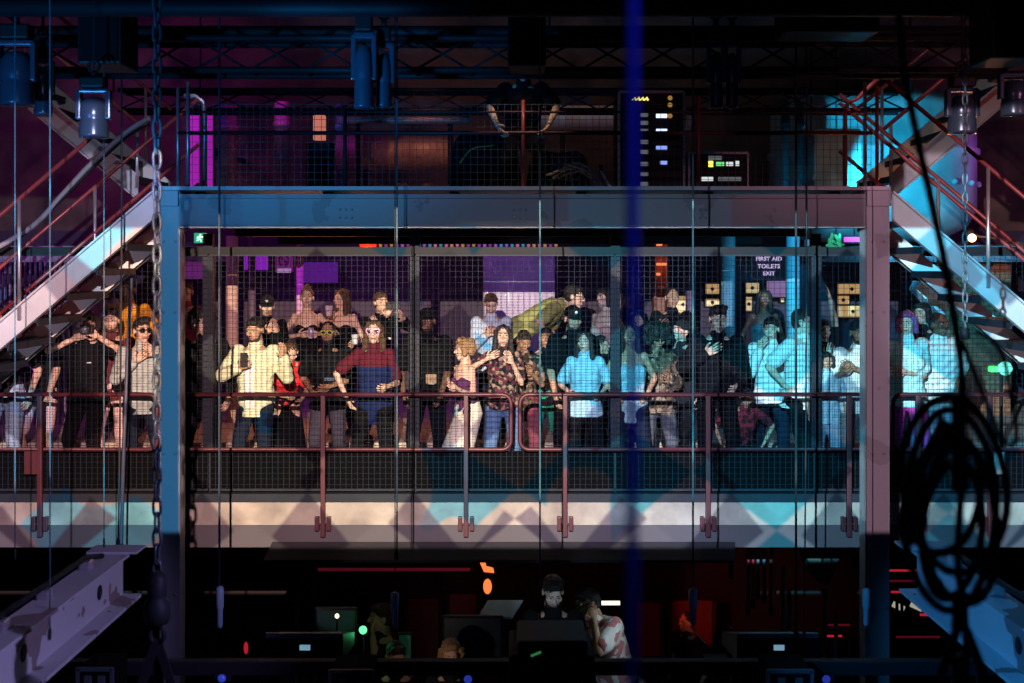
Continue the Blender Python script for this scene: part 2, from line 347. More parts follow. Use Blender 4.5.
# ================================================================ GUARD RAILS
def wire_grid(x0, x1, z0, z1, y, parent, mv, mh, px_=.0535, pz_=.0535, t=.0034):
    n = max(2, round((x1-x0)/px_)); k = max(2, round((z1-z0)/pz_)); m = MB()
    for i in range(n+1):
        x = x0+(x1-x0)*i/n; m.box((x-t/2, y-t/2, z0), (x+t/2, y+t/2, z1))
    m.build('upright_wire_mesh', mv, parent); m = MB()
    for i in range(k+1):
        z = z0+(z1-z0)*i/k; m.box((x0, y-t*1.4, z-t*.5), (x1, y-t*.5, z+t*.5))
    m.build('level_wire_mesh', mh, parent)
def arc(cx, cz, r, a0, a1, y, n=6):
    return [(cx+r*math.cos(math.radians(a0+(a1-a0)*i/n)), y, cz+r*math.sin(math.radians(a0+(a1-a0)*i/n))) for i in range(n+1)]
def guard_rail(label, x0, x1, posts, round_l, round_r):
    y = -.03; s = sc(y); X0 = P(x0, 0, y).x; X1 = P(x1, 0, y).x; zt = P(0, 394.5, y).z; zb = P(0, 449.5, y).z; r = .085
    t = thing('guard_rail', label, 'railing', ((X0+X1)/2, y, BZ))
    pts = []
    pts += arc(X0+r, zt-r, r, 180, 90, y) if round_l else [(X0, y, zt)]
    pts += arc(X1-r, zt-r, r, 90, 0, y) if round_r else [(X1, y, zt)]
    pts += arc(X1-r, zb+r, r, 0, -90, y) if round_r else [(X1, y, zb)]
    pts += arc(X0+r, zb+r, r, -90, -180, y) if round_l else [(X0, y, zb)]
    MB().tube(pts, .021, 10, closed=True).build('rail_frame', redrail, t)
    for px in posts:
        x = P(px, 0, -.13).x
        p = MB().box((x-.022, -.155, 2.44), (x+.022, -.10, zt), .006).build('post', redrail, t)
        for dx in (-.075, .035):
            MB().box((x+dx, -.16, 2.50), (x+dx+.04, -.10, 2.63), .005).build('bracket', redrail, p)
        MB().bar((x-.06, -.15, 2.565), (x+.06, -.15, 2.565), .014, .014).build('bolt', redrail, p)
    return t
guard_rail('red tube guard rail on the balcony from the blue column to the middle gap', 182, 511, (183, 323, 466), False, True)
guard_rail('red tube guard rail on the balcony from the middle gap to the mauve column', 520, 862, (565, 708, 849), True, False)
guard_rail('red tube guard rail on the balcony beneath the stair with blue-lit stringer', -60, 157, (40, -50), False, True)
guard_rail('red tube guard rail on the balcony beneath the stair with mauve-lit stringer', 893, 1084, (918, 990, 1078), True, False)
def screen(label, x0, x1, z0=None):
    y = .0; X0 = P(x0, 0, .06).x; X1 = P(x1, 0, .06).x
    t = thing('wire_mesh_screen', label, 'mesh screen', ((X0+X1)/2, .06, BZ), 'wire mesh screens along the balcony')
    wire_grid(X0, X1, 2.845, 5.10, .06, t, wirev, wirem)
    MB().box((X0, .045, 2.84), (X1, .075, 2.86)).build('bottom_rail', dsteel, t)
    MB().box((X0, .045, 5.085), (X1, .075, 5.105)).build('top_rail', dsteel, t)
    MB().box((X0, .085, 2.77), (X1, .099, P(0, 451, .09).z)).build('kick_board', mat('matt_black_board', (.003, .003, .004), .95, spec=.05), t)
for lb, a_, b_ in (('wire mesh screen of the balcony bay beneath the blue-lit stair', -70, 170), ('narrow wire mesh screen between the blue column and the first thin post', 171, 208), ('wire mesh screen in front of the man in the pale yellow shirt', 210, 414),
                   ('wire mesh screen in front of the curly haired woman in a white skirt', 416, 614), ('wire mesh screen in front of the man in black with a hand on his chest', 616, 814),
                   ('narrow wire mesh screen beside the mauve column on its inner side', 816, 872), ('wire mesh screen of the balcony bay beneath the mauve-lit stair', 873, 1094)):
    screen(lb, a_, b_)
# upper deck railing
ty = -1.24
t = thing('deck_railing', 'upper deck railing with dark red rails and wire mesh infill above the grey beam', 'railing', (0, ty, DZ))
xa, xb = P(178, 0, ty).x, P(872, 0, ty).x
MB().tube([(xa, ty, P(0, 133, ty).z), (xb, ty, P(0, 133, ty).z)], .018).build('handrail', redrail, t)
MB().tube([(xa, ty, P(0, 112, ty).z), (xb, ty, P(0, 112, ty).z)], .010).build('top_rail', redrail, t)
wire_grid(xa, xb, DZ, P(0, 104, ty).z, ty+.03, t, wireb, wireb, .058, .062, .004)
for px, top, m_ in ((178, 88, silver), (188, 82, silver), (345, 108, dsteel), (523, 100, redrail2), (698, 96, redrail2), (865, 82, silver), (877, 86, redrail2)):
    x = P(px, 0, ty).x
    MB().tube([(x, ty, DZ), (x, ty, P(0, top, ty).z)], .016).build('post', m_, t)

# ================================================================ STAIRS
def stair(name, label, cat, x0, z0, sx, yn, yf, n, run, rise, up, rails):
    """flight leaving (x0, z0) sideways; sx = -1 or +1; goes up or down"""
    t = thing(name, label, cat, (x0, (yn+yf)/2, z0))
    dz = rise*(1 if up else -1); L = n*run
    def at(k, y, h=0.0): return V(x0+sx*run*k, y, z0+dz*k+h)
    for y, nm in ((yn, 'near'), (yf, 'far')):
        h = .115
        m = MB()
        pa, pb = at(0, y), at(n, y)
        dv = V(0, 0, h)
        m.prism([pa-dv, pb-dv, pb+dv, pa+dv], (0, .014, 0))
        for q in (-1, 1):
            e = V(0, 0, q*h)
            m.prism([pa+e, pb+e, pb+e+V(0, 0, .018), pa+e+V(0, 0, .018)], (0, (-.055 if y == yn else .055), 0))
        m.build('stringer', white_st if y == yf else grey, t)
    for k in range(n):
        c = at(k+.55, yn, -.02+dz*.0)
        MB().box((c.x-.125, yn+.015, c.z-.016), (c.x+.125, yf-.005, c.z+.016)).box((c.x-sx*.125-.006, yn+.015, c.z-.045), (c.x-sx*.125+.006, yf-.005, c.z+.016)).build('tread', dsteel, t)
    for side, hts, posts, m_, k0, k1 in rails:
        y = yn-.03 if side == 'n' else yf+.03
        for h in hts: MB().tube([at(k0, y, h), at(k1, y, h)], .019).build('handrail', m_, t)
        for k in posts: MB().tube([at(k, y, .0), at(k, y, max(hts))], .017).build('post', silver, t)
    return t
YN, YF = -1.36, -.25
zl = P(155, 204, YN).z
stair('staircase', 'steel stair with blue-lit stringer descending from the upper deck past the hanging chain', 'staircase', -3.00, zl+.0, -1, YN, YF, 15, .250, .2125, False,
      [('n', (1.02,), (4.6, 9.5), redrail2, 2.2, 15), ('f', (.98, .55, .18), (3.6, 9.0), redrail2, -.3, 15)])
zr = P(893, 207, YN).z
stair('staircase', 'steel stair with mauve-lit stringer descending from the upper deck behind the coiled cable', 'staircase', 3.21, zr, 1, YN, YF, 15, .250, .2125, False,
      [('n', (1.02,), (3.2, 8.5), redrail2, -.2, 15), ('f', (.98, .90, .45), (3.1, 9.0), redrail2, -.6, 15)])
zu = P(140, 190, .1).z
stair('upper_staircase', 'pale open tread stair rising from the deck beside magenta-lit wall', 'staircase', P(138, 0, .1).x, zu+.02, -1, .1, 1.25, 9, .27, .225, True,
      [('n', (.62,), (0, 4), redrail2, -.3, 8), ('f', (.9,), (1, 5), redrail2, 0, 9)])
stair('upper_staircase', 'pale open tread stair rising from the deck in front of the cyan-lit tank', 'staircase', P(890, 0, .1).x, zu+.02, 1, .1, 1.25, 9, .27, .225, True,
      [('n', (.62,), (0, 4), redrail2, -.3, 8), ('f', (.9,), (1, 5), redrail2, 0, 9)])
# landing brackets carrying the flights
for x0, x1 in ((-3.0, -2.828), (3.006, 3.21)):
    struct('landing_slab', MB().box((x0, -1.34, 5.50), (x1, 1.3, 5.63)), greyd)
# handrail hoops on the deck ends
def hoop(label, pts, m_, r=.02):
    p3 = [P(px, py, y) for px, py, y in pts]
    t = tag(MB().tube(p3, r, 10).build('hoop_rail', m_, None, base=p3[0]), label, 'railing')
    return t
hoop('bare tube hoop rail at deck end lit magenta', [(205, 187, -.9), (205, 115, -.9), (203, 102, -.9), (195, 96, -.9), (184, 96, -.9)], silver)
hoop('red and silver hoop rail at deck end lit cyan', [(845, 187, -.9), (845, 112, -.9), (848, 103, -.9), (858, 98, -.9), (870, 86, -.9), (878, 79, -.9)], redrail2)

# ================================================================ CRANE BEAMS AT THE BOTTOM CORNERS
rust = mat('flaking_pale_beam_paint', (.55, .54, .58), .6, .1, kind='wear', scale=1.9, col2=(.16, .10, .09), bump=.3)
rustr = mat('flaking_pale_paint_blue_lit', (.42, .52, .60), .6, .1, kind='wear', scale=1.7, col2=(.10, .08, .09), bump=.3)  # same pale paint with blue stage light mixed into its colour
def crane_beam(label, xw, sx, m_, y1, y0=-9.2):
    """xw web face, sx: side on which the web shows"""
    t = thing('crane_beam', label, 'beam', (xw, y1, 2.5))
    MB().box((xw-.012, y0, 2.51), (xw+.012, y1, 2.79)).build('web', m_, t)
    MB().box((xw-.17 if sx > 0 else xw-.06, y0, 2.79), (xw+.06 if sx > 0 else xw+.17, y1, 2.812)).build('top_flange', m_, t)
    MB().box((xw-.15, y0, 2.485), (xw+.15, y1, 2.51)).build('bottom_flange', m_, t)
    MB().box((xw-.26 if sx > 0 else xw-.12, y1-.02, 2.812), (xw+.12 if sx > 0 else xw+.26, y1+.22, 2.83)).build('end_plate', m_, t)
    for y in (y1-.9, y1-2.3, y1-3.8):
        MB().lathe([(.0, 0), (.05, .001), (.055, .004), (.045, .006), (.0, .006)], (xw+.012*sx, y+.35, 2.66), (sx, 0, 0), 16).build('hole_shade_disc', black, t)  # black disc painted in for the darkness of an open hole
    x = xw-.10*sx
    MB().tube([(x, y0, 2.90), (x, y1-.5, 2.90), (x, y1-.15, 2.83)], .02).build('conduit', black, t)
    for y in (y1-.5, y1-1.3, y1-2.0): MB().box((x-.04, y-.05, 2.812), (x+.04, y+.05, 2.88), .01).build('clamp', silver, t)
    return t
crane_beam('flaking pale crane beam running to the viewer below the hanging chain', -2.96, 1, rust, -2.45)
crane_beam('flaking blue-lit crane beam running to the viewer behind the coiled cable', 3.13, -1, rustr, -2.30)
# ================================================================ TRUSSES, BARS AND LAMPS OVERHEAD
def truss(label, y, pt, pb, x0=-6.2, x1=6.2, step=.42, m_=black, dep=.3):
    zt, zb = P(0, pt, y).z, P(0, pb, y).z
    t = thing('truss', label, 'truss', (0, y, zb))
    m = MB()
    for yy in (y, y+dep):
        for z in (zt, zb): m.tube([(x0, yy, z), (x1, yy, z)], .026, 8)
    m.build('chord', m_, t)
    m = MB(); n = int((x1-x0)/step)
    for i in range(n):
        a, b = x0+i*step, x0+(i+1)*step
        m.tube([(a, y, zb), (b, y, zt)], .010, 6).tube([(a, y, zt), (b, y, zb)], .010, 6)
        m.tube([(a, y, zb), (a, y+dep, zb)], .010, 6).tube([(a, y, zt), (a, y+dep, zt)], .010, 6)
    m.build('lattice', m_, t)
    for sx in (-1, 1): MB().tube([(sx*4.6, y+dep/2, zt), (sx*4.6, y+dep/2, 8.9)], .012).build('hanger', m_, t)
    return t
truss('black lattice truss across the top of the hall in front of the upper deck', -2.4, 38, 70)
truss('black lattice truss over the middle of the upper deck', 2.4, 90, 110, -4.5, 4.5, .5)
def pipe_bar(label, y, py, r):
    z = P(0, py, y).z; t = thing('lighting_bar', label, 'lighting bar', (0, y, z))
    MB().tube([(-7, y, z), (7, y, z)], r, 10).build('pipe', black, t)
    for x in (-5.2, 0.3, 5.2): MB().tube([(x, y, z), (x, y, 8.9)], .01, 6).build('hanger', black, t)
    return z
zb1 = pipe_bar('black lighting bar nearest the stage at the top edge', -3.5, 8, .06)
zb2 = pipe_bar('black lighting bar just above the lattice truss', -1.9, 32, .05)
lampblue = mat('glossy_black_lamp_shell', (.05, .07, .11), .25, .3)
lens_m = mat('dark_lamp_glass', (.02, .03, .05), .08, .2)
def moving_head(label, px, ytop, ybot, wpx, y, group=None):
    """head hanging lens down in its yoke from a base box"""
    top = P(px, ytop, y); bot = P(px, ybot, y); r = wpx/sc(y)/2; H = top.z-bot.z
    t = thing('moving_head_lamp', label, 'stage lamp', (top.x, y, top.z))
    z0 = bot.z
    b = MB().lathe([(r*.75, H*.03), (r*.98, 0), (r, .02), (r*.97, H*.22), (r*.92, H*.27), (r*.92, H*.30), (r*.97, H*.33), (r*.90, H*.52), (r*.62, H*.60), (r*.25, H*.62)], (top.x, y, z0), n=24).build('lamp_head', lampblue, t)
    MB().lathe([(r*.74, 0), (r*.74, .006), (r*.4, .012)], (top.x, y, z0-.002), n=20).build('lens', lens_m, b)
    yk = MB()
    for s_ in (-1, 1):
        yk.box((top.x+s_*r*1.02-.018, y-r*.35, z0+H*.28), (top.x+s_*r*1.02+.018, y+r*.35, z0+H*.72), .01)
    yk.box((top.x-r*1.05, y-r*.35, z0+H*.68), (top.x+r*1.05, y+r*.35, z0+H*.74), .01)
    yk.build('yoke', lampblue, t)
    MB().box((top.x-r*.85, y-r*.6, z0+H*.75), (top.x+r*.85, y+r*.6, z0+H*.92), .015).build('base_box', blackp, t)
    c = MB().tube([(top.x, y, z0+H*.9), (top.x, y, z0+H*1.02)], .02, 8)
    c.tube([(top.x+.04*math.cos(a/8*6.283), y, z0+H*1.02+.03+.04*math.sin(a/8*6.283)) for a in range(8)], .01, 6, closed=True)
    c.tube([(top.x, y, z0+H*1.05), (top.x, y, 8.9)], .008, 6)
    c.build('clamp', black, t)
    return t
moving_head('big blue-lit stage lamp hanging lens down at the top left corner', 17, 18, 106, 34, -3.12)
moving_head('small blue-lit stage lamp beside the big corner lamp', 43, 40, 116, 18, -2.72)
moving_head('blue-lit stage lamp hanging in front of the pale upper stair', 94, 72, 138, 29, -3.36)
moving_head('blue-lit tall stage lamp hanging left of the hall centre', 364, 6, 109, 20, -3.0)
moving_head('dim stage lamp paired beside the blue-lit tall lamp', 384, 20, 108, 16, -2.9)
moving_head('stage lamp hanging right of centre above the equipment rack', 716, 20, 108, 14, -2.9)
moving_head('stage lamp with pinkish shell hanging over the small display box', 732, 20, 108, 13, -2.9)
moving_head('stage lamp with bright lens ring over the right stair', 962, 72, 134, 28, -3.0)
moving_head('pink-lit stage lamp at the top right edge', 1014, 58, 116, 26, -3.2)
def hung_box(label, x0, y0, x1, y1, y, name='loudspeaker', cat='loudspeaker'):
    a, b = P(x0, y0, y), P(x1, y1, y); t = thing(name, label, cat, ((a.x+b.x)/2, y, b.z))
    c = MB().box((a.x, y, b.z), (b.x, y+.42, a.z), .02).build('cabinet', blackp, t)
    MB().box((a.x+.02, y-.012, b.z+.02), (b.x-.02, y+.004, a.z-.02)).build('front_grille', blackc, t)
    for q in (.2, .8): MB().tube([(a.x+(b.x-a.x)*q, y+.2, a.z-.01), (a.x+(b.x-a.x)*q, y+.2, 8.9)], .006, 6).build('hanging_wire', black, t)
    return t
hung_box('black box loudspeaker hung at the top left beside the chain', 77, 0, 121, 64, -3.2)
hung_box('wide black box loudspeaker hung at the top right of centre', 786, -8, 880, 32, -3.0)
hung_box('black box loudspeaker filling the top right corner', 992, -10, 1040, 58, -4.0)
hung_box('black box loudspeaker hung between pipe and truss at hall centre', 508, -10, 546, 66, -2.9)

# ================================================================ CHAIN, ROPES, CABLES
def chain(label, px, py0, py1, y, link=.086, w=.052, r=.0085):
    a, b = P(px, py0, y), P(px, py1, y)
    t = thing('hoist_chain', label, 'chain', (b.x, y, b.z)); m = MB(); z = a.z; k = 0
    while z > b.z:
        pts = []
        for i in range(14):
            an = 2*math.pi*i/14; ex = w/2*math.cos(an)*.8; ez = math.sin(an)*link*.5+(link*.14 if math.sin(an) > 0 else -link*.14)
            pts.append((a.x+(ex if k % 2 == 0 else ex*.25), y+(0 if k % 2 == 0 else ex), z+ez))
        m.tube(pts, r, 6, closed=True); z -= link*1.02; k += 1
    MB().tube([(a.x, y, a.z), (a.x, y, 8.9)], .004, 6).build('hanging_wire', black, t)
    m.build('links', mat('dark_chain_steel', (.030, .045, .06), .4, .2), t)
    return t, b
t, b = chain('heavy dark hoist chain hanging in front of the blue column', 157, -30, 575, -5.0)
MB().lathe([(.02, 0), (.06, .01), (.075, .05), (.075, .12), (.05, .15), (.055, .17), (.055, .26), (.03, .30)], (b.x, -5.0, b.z-.28), n=14).build('hook_block', black, t)
MB().tube([(b.x+.04*math.cos(a/10*5.2-1), -5.0, b.z-.33+.05*math.sin(a/10*5.2-1)) for a in range(11)], .014, 8).build('hook', black, t)
for e, (dx, dz) in enumerate(((-.26, -.75), (.20, -.75), (-.02, -.8))):
    MB().bar((b.x, -5.0, b.z-.36), (b.x+dx, -5.0+.1*e, b.z-.36+dz), .05, .012, up=(0, 1, 0)).build('sling_strap', black, t)
bluel = mat('blue_lit_wire_rope', (.05, .12, .17), .5)
teall = mat('teal_wire_rope', (.02, .085, .10), .5)
dkl = mat('dark_rope', (.012, .015, .02), .8)
def rope(label, px, y, py0=-40, py1=700, r=.004, m_=bluel, bend=0.0, name='hanging_wire', top=8.9):
    a, b = P(px, py0, y), P(px, py1, y)
    z1 = max(b.z, .0)
    t = thing(name, label, 'wire', (a.x, y, z1))
    n = 10
    MB().tube([(a.x+bend*math.sin(i/n*3.1), y, top+(z1-top)*i/n) for i in range(n+1)], r, 8).build('strand', m_, t)
    MB().lathe([(r, 0), (r*2.2, .02), (r*2.2, .06), (r, .08)], (a.x, y, z1), n=10).build('ferrule', dkl, t)
    return t
rope('blue-lit wire hanging nearest the left picture edge', 15, -3.4, py1=560)
rope('blue-lit wire hanging through the left crane beam clamp', 50, -4.0, py1=640, r=.0045)
rope('blue-lit wire hanging in front of the man holding a camera', 104, -2.6, py1=548, r=.0035)
rope('dark blue wire hanging in front of the man in black crew neck', 219, -2.2, py1=600, r=.006, m_=mat('navy_wire_rope', (.012, .03, .055), .5))
rope('blue wire hanging over the bending person with stripes on the sleeve', 397, -2.6, py1=560, r=.006, m_=mat('steel_blue_rope', (.03, .065, .09), .5))
rope('teal wire hanging over the person in the olive shirt', 540, -3.0, py1=640, r=.006, m_=teall)
rope('teal wire hanging over the man with a hand on his chest', 693, -3.0, py1=600, r=.007, m_=teall)
rope('dark rope hanging on the inner side of the white T-shirt men', 796, -2.4, py1=640, r=.009, m_=dkl)
rope('thin dark rope beside the thicker dark rope', 804, -2.4, py1=640, r=.006, m_=dkl, bend=.02)
rope('dark rope slanting past the mauve column foot', 118, -1.9, py1=548, r=.008, m_=dkl, bend=.03)
cob = mat('cobalt_blue_cord', (.05, .08, .75), .35, emit=None)
rope('thick cobalt blue cord hanging very close to the viewer', 632, -10.4, py0=-100, py1=760, r=.0075, m_=cob, name='blue_rope')
light('cobalt_cord_light', 'SPOT', (.9, -10.9, 5.9), (.10, .14, 1), 16, target=(.152, -10.4, 4.9), size=.03, spot=75)
def hung_mic(label, px, py0, py1, y):
    a, b = P(px, py0, y), P(px, py1, y); h = a.z-b.z
    t = thing('hanging_microphone', label, 'microphone', (a.x, y, b.z))
    MB().lathe([(.012, 0), (.022, .02), (.022, h*.45), (.03, h*.5), (.03, h*.95), (.012, h)], (a.x, y, b.z), n=14).build('microphone_body', mat('pale_blue_enamel', (.35, .48, .60), .4), t)
    MB().tube([(a.x, y, a.z), (a.x, y, 8.9)], .004, 6).build('microphone_cable', dkl, t)
hung_mic('pale microphone hanging over the person in profile at the desks', 395, 592, 630, -2.6)
hung_mic('pale microphone hanging over the red-lit person', 693, 588, 625, -3.0)
hung_mic('pale microphone hanging inside the blue column foot', 220, 586, 628, -2.2)
hung_mic('pale microphone hanging against the mauve column foot', 866, 588, 626, -2.0)
# cable coil on its line at right
yc = -8.4
def cp(px, py, dy=0.0): return P(px, py, yc+dy)
t = thing('cable_coil', 'big black cable coil hanging from a slanting line in front of the right stair', 'cable', cp(960, 683))
cabm = mat('black_rubber_cable', (.007, .008, .011), .8)
def spline(pts, n=8):
    pts = [Vector(p) for p in pts]; o = []
    for i in range(len(pts)-1):
        p0, p1, p2, p3 = pts[max(i-1, 0)], pts[i], pts[i+1], pts[min(i+2, len(pts)-1)]
        for k in range(n):
            q = k/n; o.append(.5*((2*p1)+(-p0+p2)*q+(2*p0-5*p1+4*p2-p3)*q*q+(-p0+3*p1-3*p2+p3)*q**3))
    return o+[pts[-1]]
MB().tube(spline([cp(893, -60), cp(903, 60), cp(920, 150), cp(942, 250), cp(956, 330), cp(962, 380), cp(962, 470), cp(958, 560), cp(966, 640), cp(960, 720)]), .0115, 8).build('hanging_line', cabm, t)
loops = [(950, 510, 46, 100, 3), (958, 520, 38, 88, -6), (946, 495, 34, 62, 9), (954, 485, 52, 88, -10), (952, 530, 30, 66, 4)]
for i, (cx, cy, rx, ry, tl) in enumerate(loops):
    pts = []
    for k in range(28):
        a = 2*math.pi*k/28; ex, ey = rx*math.cos(a), ry*math.sin(a)*(1+.06*math.sin(2*a+i)); c_, s_ = math.cos(math.radians(tl)), math.sin(math.radians(tl))
        pts.append(cp(cx+ex*c_-ey*s_, cy+ex*s_+ey*c_, .035*i+.02*math.sin(a*2+i)))
    MB().tube(pts, .0128, 8, closed=True).build('cable_loop', cabm, t)
MB().tube(spline([cp(962, 340), cp(985, 400), cp(1003, 440), cp(1016, 440), cp(1012, 400), cp(1000, 350), cp(975, 330)]), .0072, 8).build('cable_tail', cabm, t)
MB().tube(spline([cp(945, 420), cp(920, 470), cp(903, 515), cp(910, 540), cp(935, 470), cp(958, 420)]), .018, 8).build('cable_tail', cabm, t)
for py, h in ((395, 26), (440, 36), (470, 22), (590, 40), (655, 50)):
    a = cp(960, py)
    MB().lathe([(.0145, 0), (.026, .008), (.023, h/350*.5), (.029, h/350*.9), (.0145, h/350)], (a.x, yc, a.z-h/350), n=12).build('connector', blackp, t)
MB().tube(spline([cp(960, 620), cp(940, 680), cp(925, 740)]), .0145, 8).build('cable_tail', cabm, t)
MB().tube(spline([cp(962, 620), cp(985, 680), cp(996, 740)]), .0145, 8).build('cable_tail', cabm, t)
# second thin chain hanging from the pinkish lamp
t, b = chain('thin dark chain hanging from the lamp over the right stair', 965, 60, 330, -4.2, .06, .036, .006)
MB().lathe([(.01, 0), (.03, .01), (.03, .06), (.012, .08)], (b.x, -4.2, b.z-.06), n=10).build('end_stop', black, t)
t = thing('cable_bundle', 'grey cable bundle strapped along the left stair rail', 'cable', P(60, 205, YF))
MB().tube(spline([P(150, 118, YF), P(133, 128, YF), P(120, 138, YF), P(90, 165, YF), P(62, 195, YF), P(30, 228, YF), P(-30, 262, YF)]), .026, 8).build('cable', mat('grey_cable', (.22, .22, .26), .5), t)
MB().tube(spline([P(150, 124, YF), P(128, 136, YF), P(95, 166, YF), P(55, 206, YF), P(10, 245, YF), P(-30, 268, YF)]), .014, 8).build('cable', blackp, t)
t = thing('leaning_pole', 'slim dark pole leaning behind the guard rail under the left stair', 'pole', P(121, 540, -.2))
MB().tube([P(121, 545, -.137), P(124, 440, -.137), P(133, 235, -.137)], .018, 8).build('shaft', mat('navy_pole_paint', (.05, .07, .13), .5), t)
MB().lathe([(.03, 0), (.03, .03), (.022, .04)], P(121, 548, -.137), n=10).build('foot_cap', black, t)

# ================================================================ EQUIPMENT ON THE UPPER DECK
yd = -.6
def R2(px, py, y=yd): return P(px, py, y)
a, b = R2(619, 92), R2(684, 190)
t = thing('equipment_rack', 'tall black equipment rack with lit displays on the upper deck', 'rack', ((a.x+b.x)/2, yd, DZ))
MB().box((a.x, yd, DZ), (b.x, yd+.6, a.z), .012).build('cabinet', blackp, t)
edge = MB()
for x in (a.x, b.x): edge.box((x-.012, yd-.012, DZ), (x+.012, yd+.012, a.z))
edge.box((a.x, yd-.012, a.z-.012), (b.x, yd+.012, a.z+.012)); edge.build('edge_trim', mat('aluminium_edge', (.6, .6, .58), .3, .8), t)
blue_led = mat('blue_white_display', (.3, .35, .5), .3, emit=(.45, .55, 1), estr=2.2)
blue_led2 = mat('blue_display', (.2, .25, .4), .3, emit=(.25, .35, 1), estr=1.1)
dim_led = mat('dim_grey_display', (.2, .22, .24), .4, emit=(.4, .45, .5), estr=.22)
yel = mat('yellow_light', (.5, .45, .1), .4, emit=(1, .85, .12), estr=1.6)
warm_led = mat('amber_light', (.5, .3, .1), .4, emit=(1, .5, .1), estr=.3)
for py, h, m_ in ((114, 4, blue_led), (129, 3, blue_led), (146, 4, blue_led2), (161, 4, blue_led2)):
    q = R2(656 if py < 150 else 660, py); q2 = R2(667, py+h)
    MB().box((q.x, yd-.014, q2.z), (q2.x, yd, q.z), .003).build('display', m_, t)
for py in (113, 121, 129, 140, 150, 162, 172, 182):
    q = R2(640, py); q2 = R2(648, py+4)
    MB().box((a.x+.03, yd-.006, q2.z-.012), (b.x-.03, yd+.002, q.z+.012), .003).build('rack_unit', mat('rack_unit_black', (.02, .02, .024), .4), t)
    MB().box((q.x, yd-.010, q2.z), (q2.x, yd, q.z)).build('switch_panel', dim_led, t)
for py, dx in ((98, 0), (105, 0), (116, 0)):
    q = R2(670+dx, py); MB().lathe([(.014, 0), (.022, .004), (.01, .01)], (q.x, yd-.002, q.z), (0, -1, 0), 12).build('warning_lamp', warm_led, t)
mk = MB()                                               # the row of small yellow marks at the top of the rack
for i, px in enumerate((634, 638, 642, 646)):
    q = R2(px, 99); mk.bar((q.x-.016, yd-.008, q.z-.012), (q.x+.012, yd-.008, q.z+.016), .010, .010, up=(0, 1, 0))
    mk.lathe([(.010, 0), (.010, .006)], (q.x+.014, yd-.006, q.z-.006), (0, -1, 0), 8)
mk.build('yellow_mark', yel, t)
a, b = R2(689, 153), R2(748, 190)
t = thing('processor_case', 'low black case with small lit displays beside the tall rack', 'case', ((a.x+b.x)/2, yd, DZ))
MB().box((a.x, yd, DZ), (b.x, yd+.5, a.z), .012).build('cabinet', blackp, t)
edge = MB()
for x in (a.x, b.x): edge.box((x-.010, yd-.012, DZ), (x+.010, yd+.012, a.z))
edge.box((a.x, yd-.012, a.z-.010), (b.x, yd+.012, a.z+.010)); edge.build('edge_trim', MATS['aluminium_edge'], t)
grn = mat('green_display', (.1, .3, .1), .4, emit=(.2, .9, .25), estr=.9)
whl = mat('white_display', (.4, .4, .4), .4, emit=(.85, .9, .9), estr=.8)
for x0, y0, x1, y1, m_ in ((708, 156, 722, 160, dim_led), (708, 161, 713, 167, yel), (716, 162, 724, 166, grn), (726, 162, 733, 166, whl), (735, 161, 739, 166, whl), (701, 177, 713, 181, whl), (718, 177, 741, 181, dim_led)):
    q, q2 = R2(x0, y0), R2(x1, y1); MB().box((q.x, yd-.012, q2.z), (q2.x, yd, q.z), .002).build('display', m_, t)
# draped case, lying cable heap, slim uplighter and column
def drape(label, px0, px1, pyt, y, dep, m_=blackc):
    a, b = P(px0, pyt, y), P(px1, 190, y); cx, w_ = (a.x+b.x)/2, (b.x-a.x)
    t = thing('covered_case', label, 'covered case', (cx, y, DZ)); m = MB(); N = 26; vs = []; fs = []
    lv = [(0, 1.10), (.35, 1.04), (.75, .98), (.93, .90), (1.0, .78), (1.0, .02)]
    for h, f in lv:
        for k in range(N):
            an = 2*math.pi*k/N; c_, s_ = math.cos(an), math.sin(an)
            sx = math.copysign(abs(c_)**.45, c_); sy = math.copysign(abs(s_)**.45, s_)
            wv = 1+.05*math.sin(an*7)*(1-h)
            vs.append((cx+sx*w_/2*f*wv, y+dep/2+sy*dep/2*f*wv, DZ+h*(a.z-DZ)+.02*math.sin(an*5)*h))
    for i in range(len(lv)-1):
        for k in range(N): fs.append((i*N+k, i*N+(k+1) % N, (i+1)*N+(k+1) % N, (i+1)*N+k))
    m.add(vs, fs, True).build('cover_cloth', m_, t)
    return t
drape('black cloth covered case on the deck with a green cord', 450, 519, 133, -.42, .6)
t = thing('cord', 'thin green cord lying over the black covered case', 'cord', P(470, 150, -.46))
MB().tube(spline([P(460, 163, -.46), P(472, 149, -.46), P(490, 146, -.45), P(494, 145, -.44)]), .006, 6).build('strand', mat('green_cord', (.15, .5, .12), .5), t)
drape('dark blue cloth covered case on the deck right of the covered black one', 529, 590, 152, -.3, .6, mat('navy_cloth', (.02, .05, .08), .9))
t = thing('cable_heap', 'silvery tangled cables lying on the deck beside the rack', 'cable', P(590, 185, -.6))
for i in range(7):
    c = [P(548+i*4+rng.uniform(-6, 6), 182-rng.uniform(0, 8), -.6+.05*i), P(570+rng.uniform(-5, 5), 168+rng.uniform(-6, 6), -.6), P(588, 172+rng.uniform(-8, 4), -.65), P(600+rng.uniform(-4, 4), 186, -.7)]
    MB().tube(spline(c), .011, 6).build('cable', mat('silvery_cable', (.42, .40, .42), .5), t)
t = thing('folded_stand', 'bright metal folded stand leg lying against the deck mesh', 'stand', P(606, 187, -.9))
MB().bar(P(599, 168, -.9), P(610, 187, -.9), .035, .02).build('leg', silver, t)
MB().lathe([(.03, 0), (.03, .03)], P(599, 168, -.9), (1, 0, 0), 10).build('hinge', black, t)
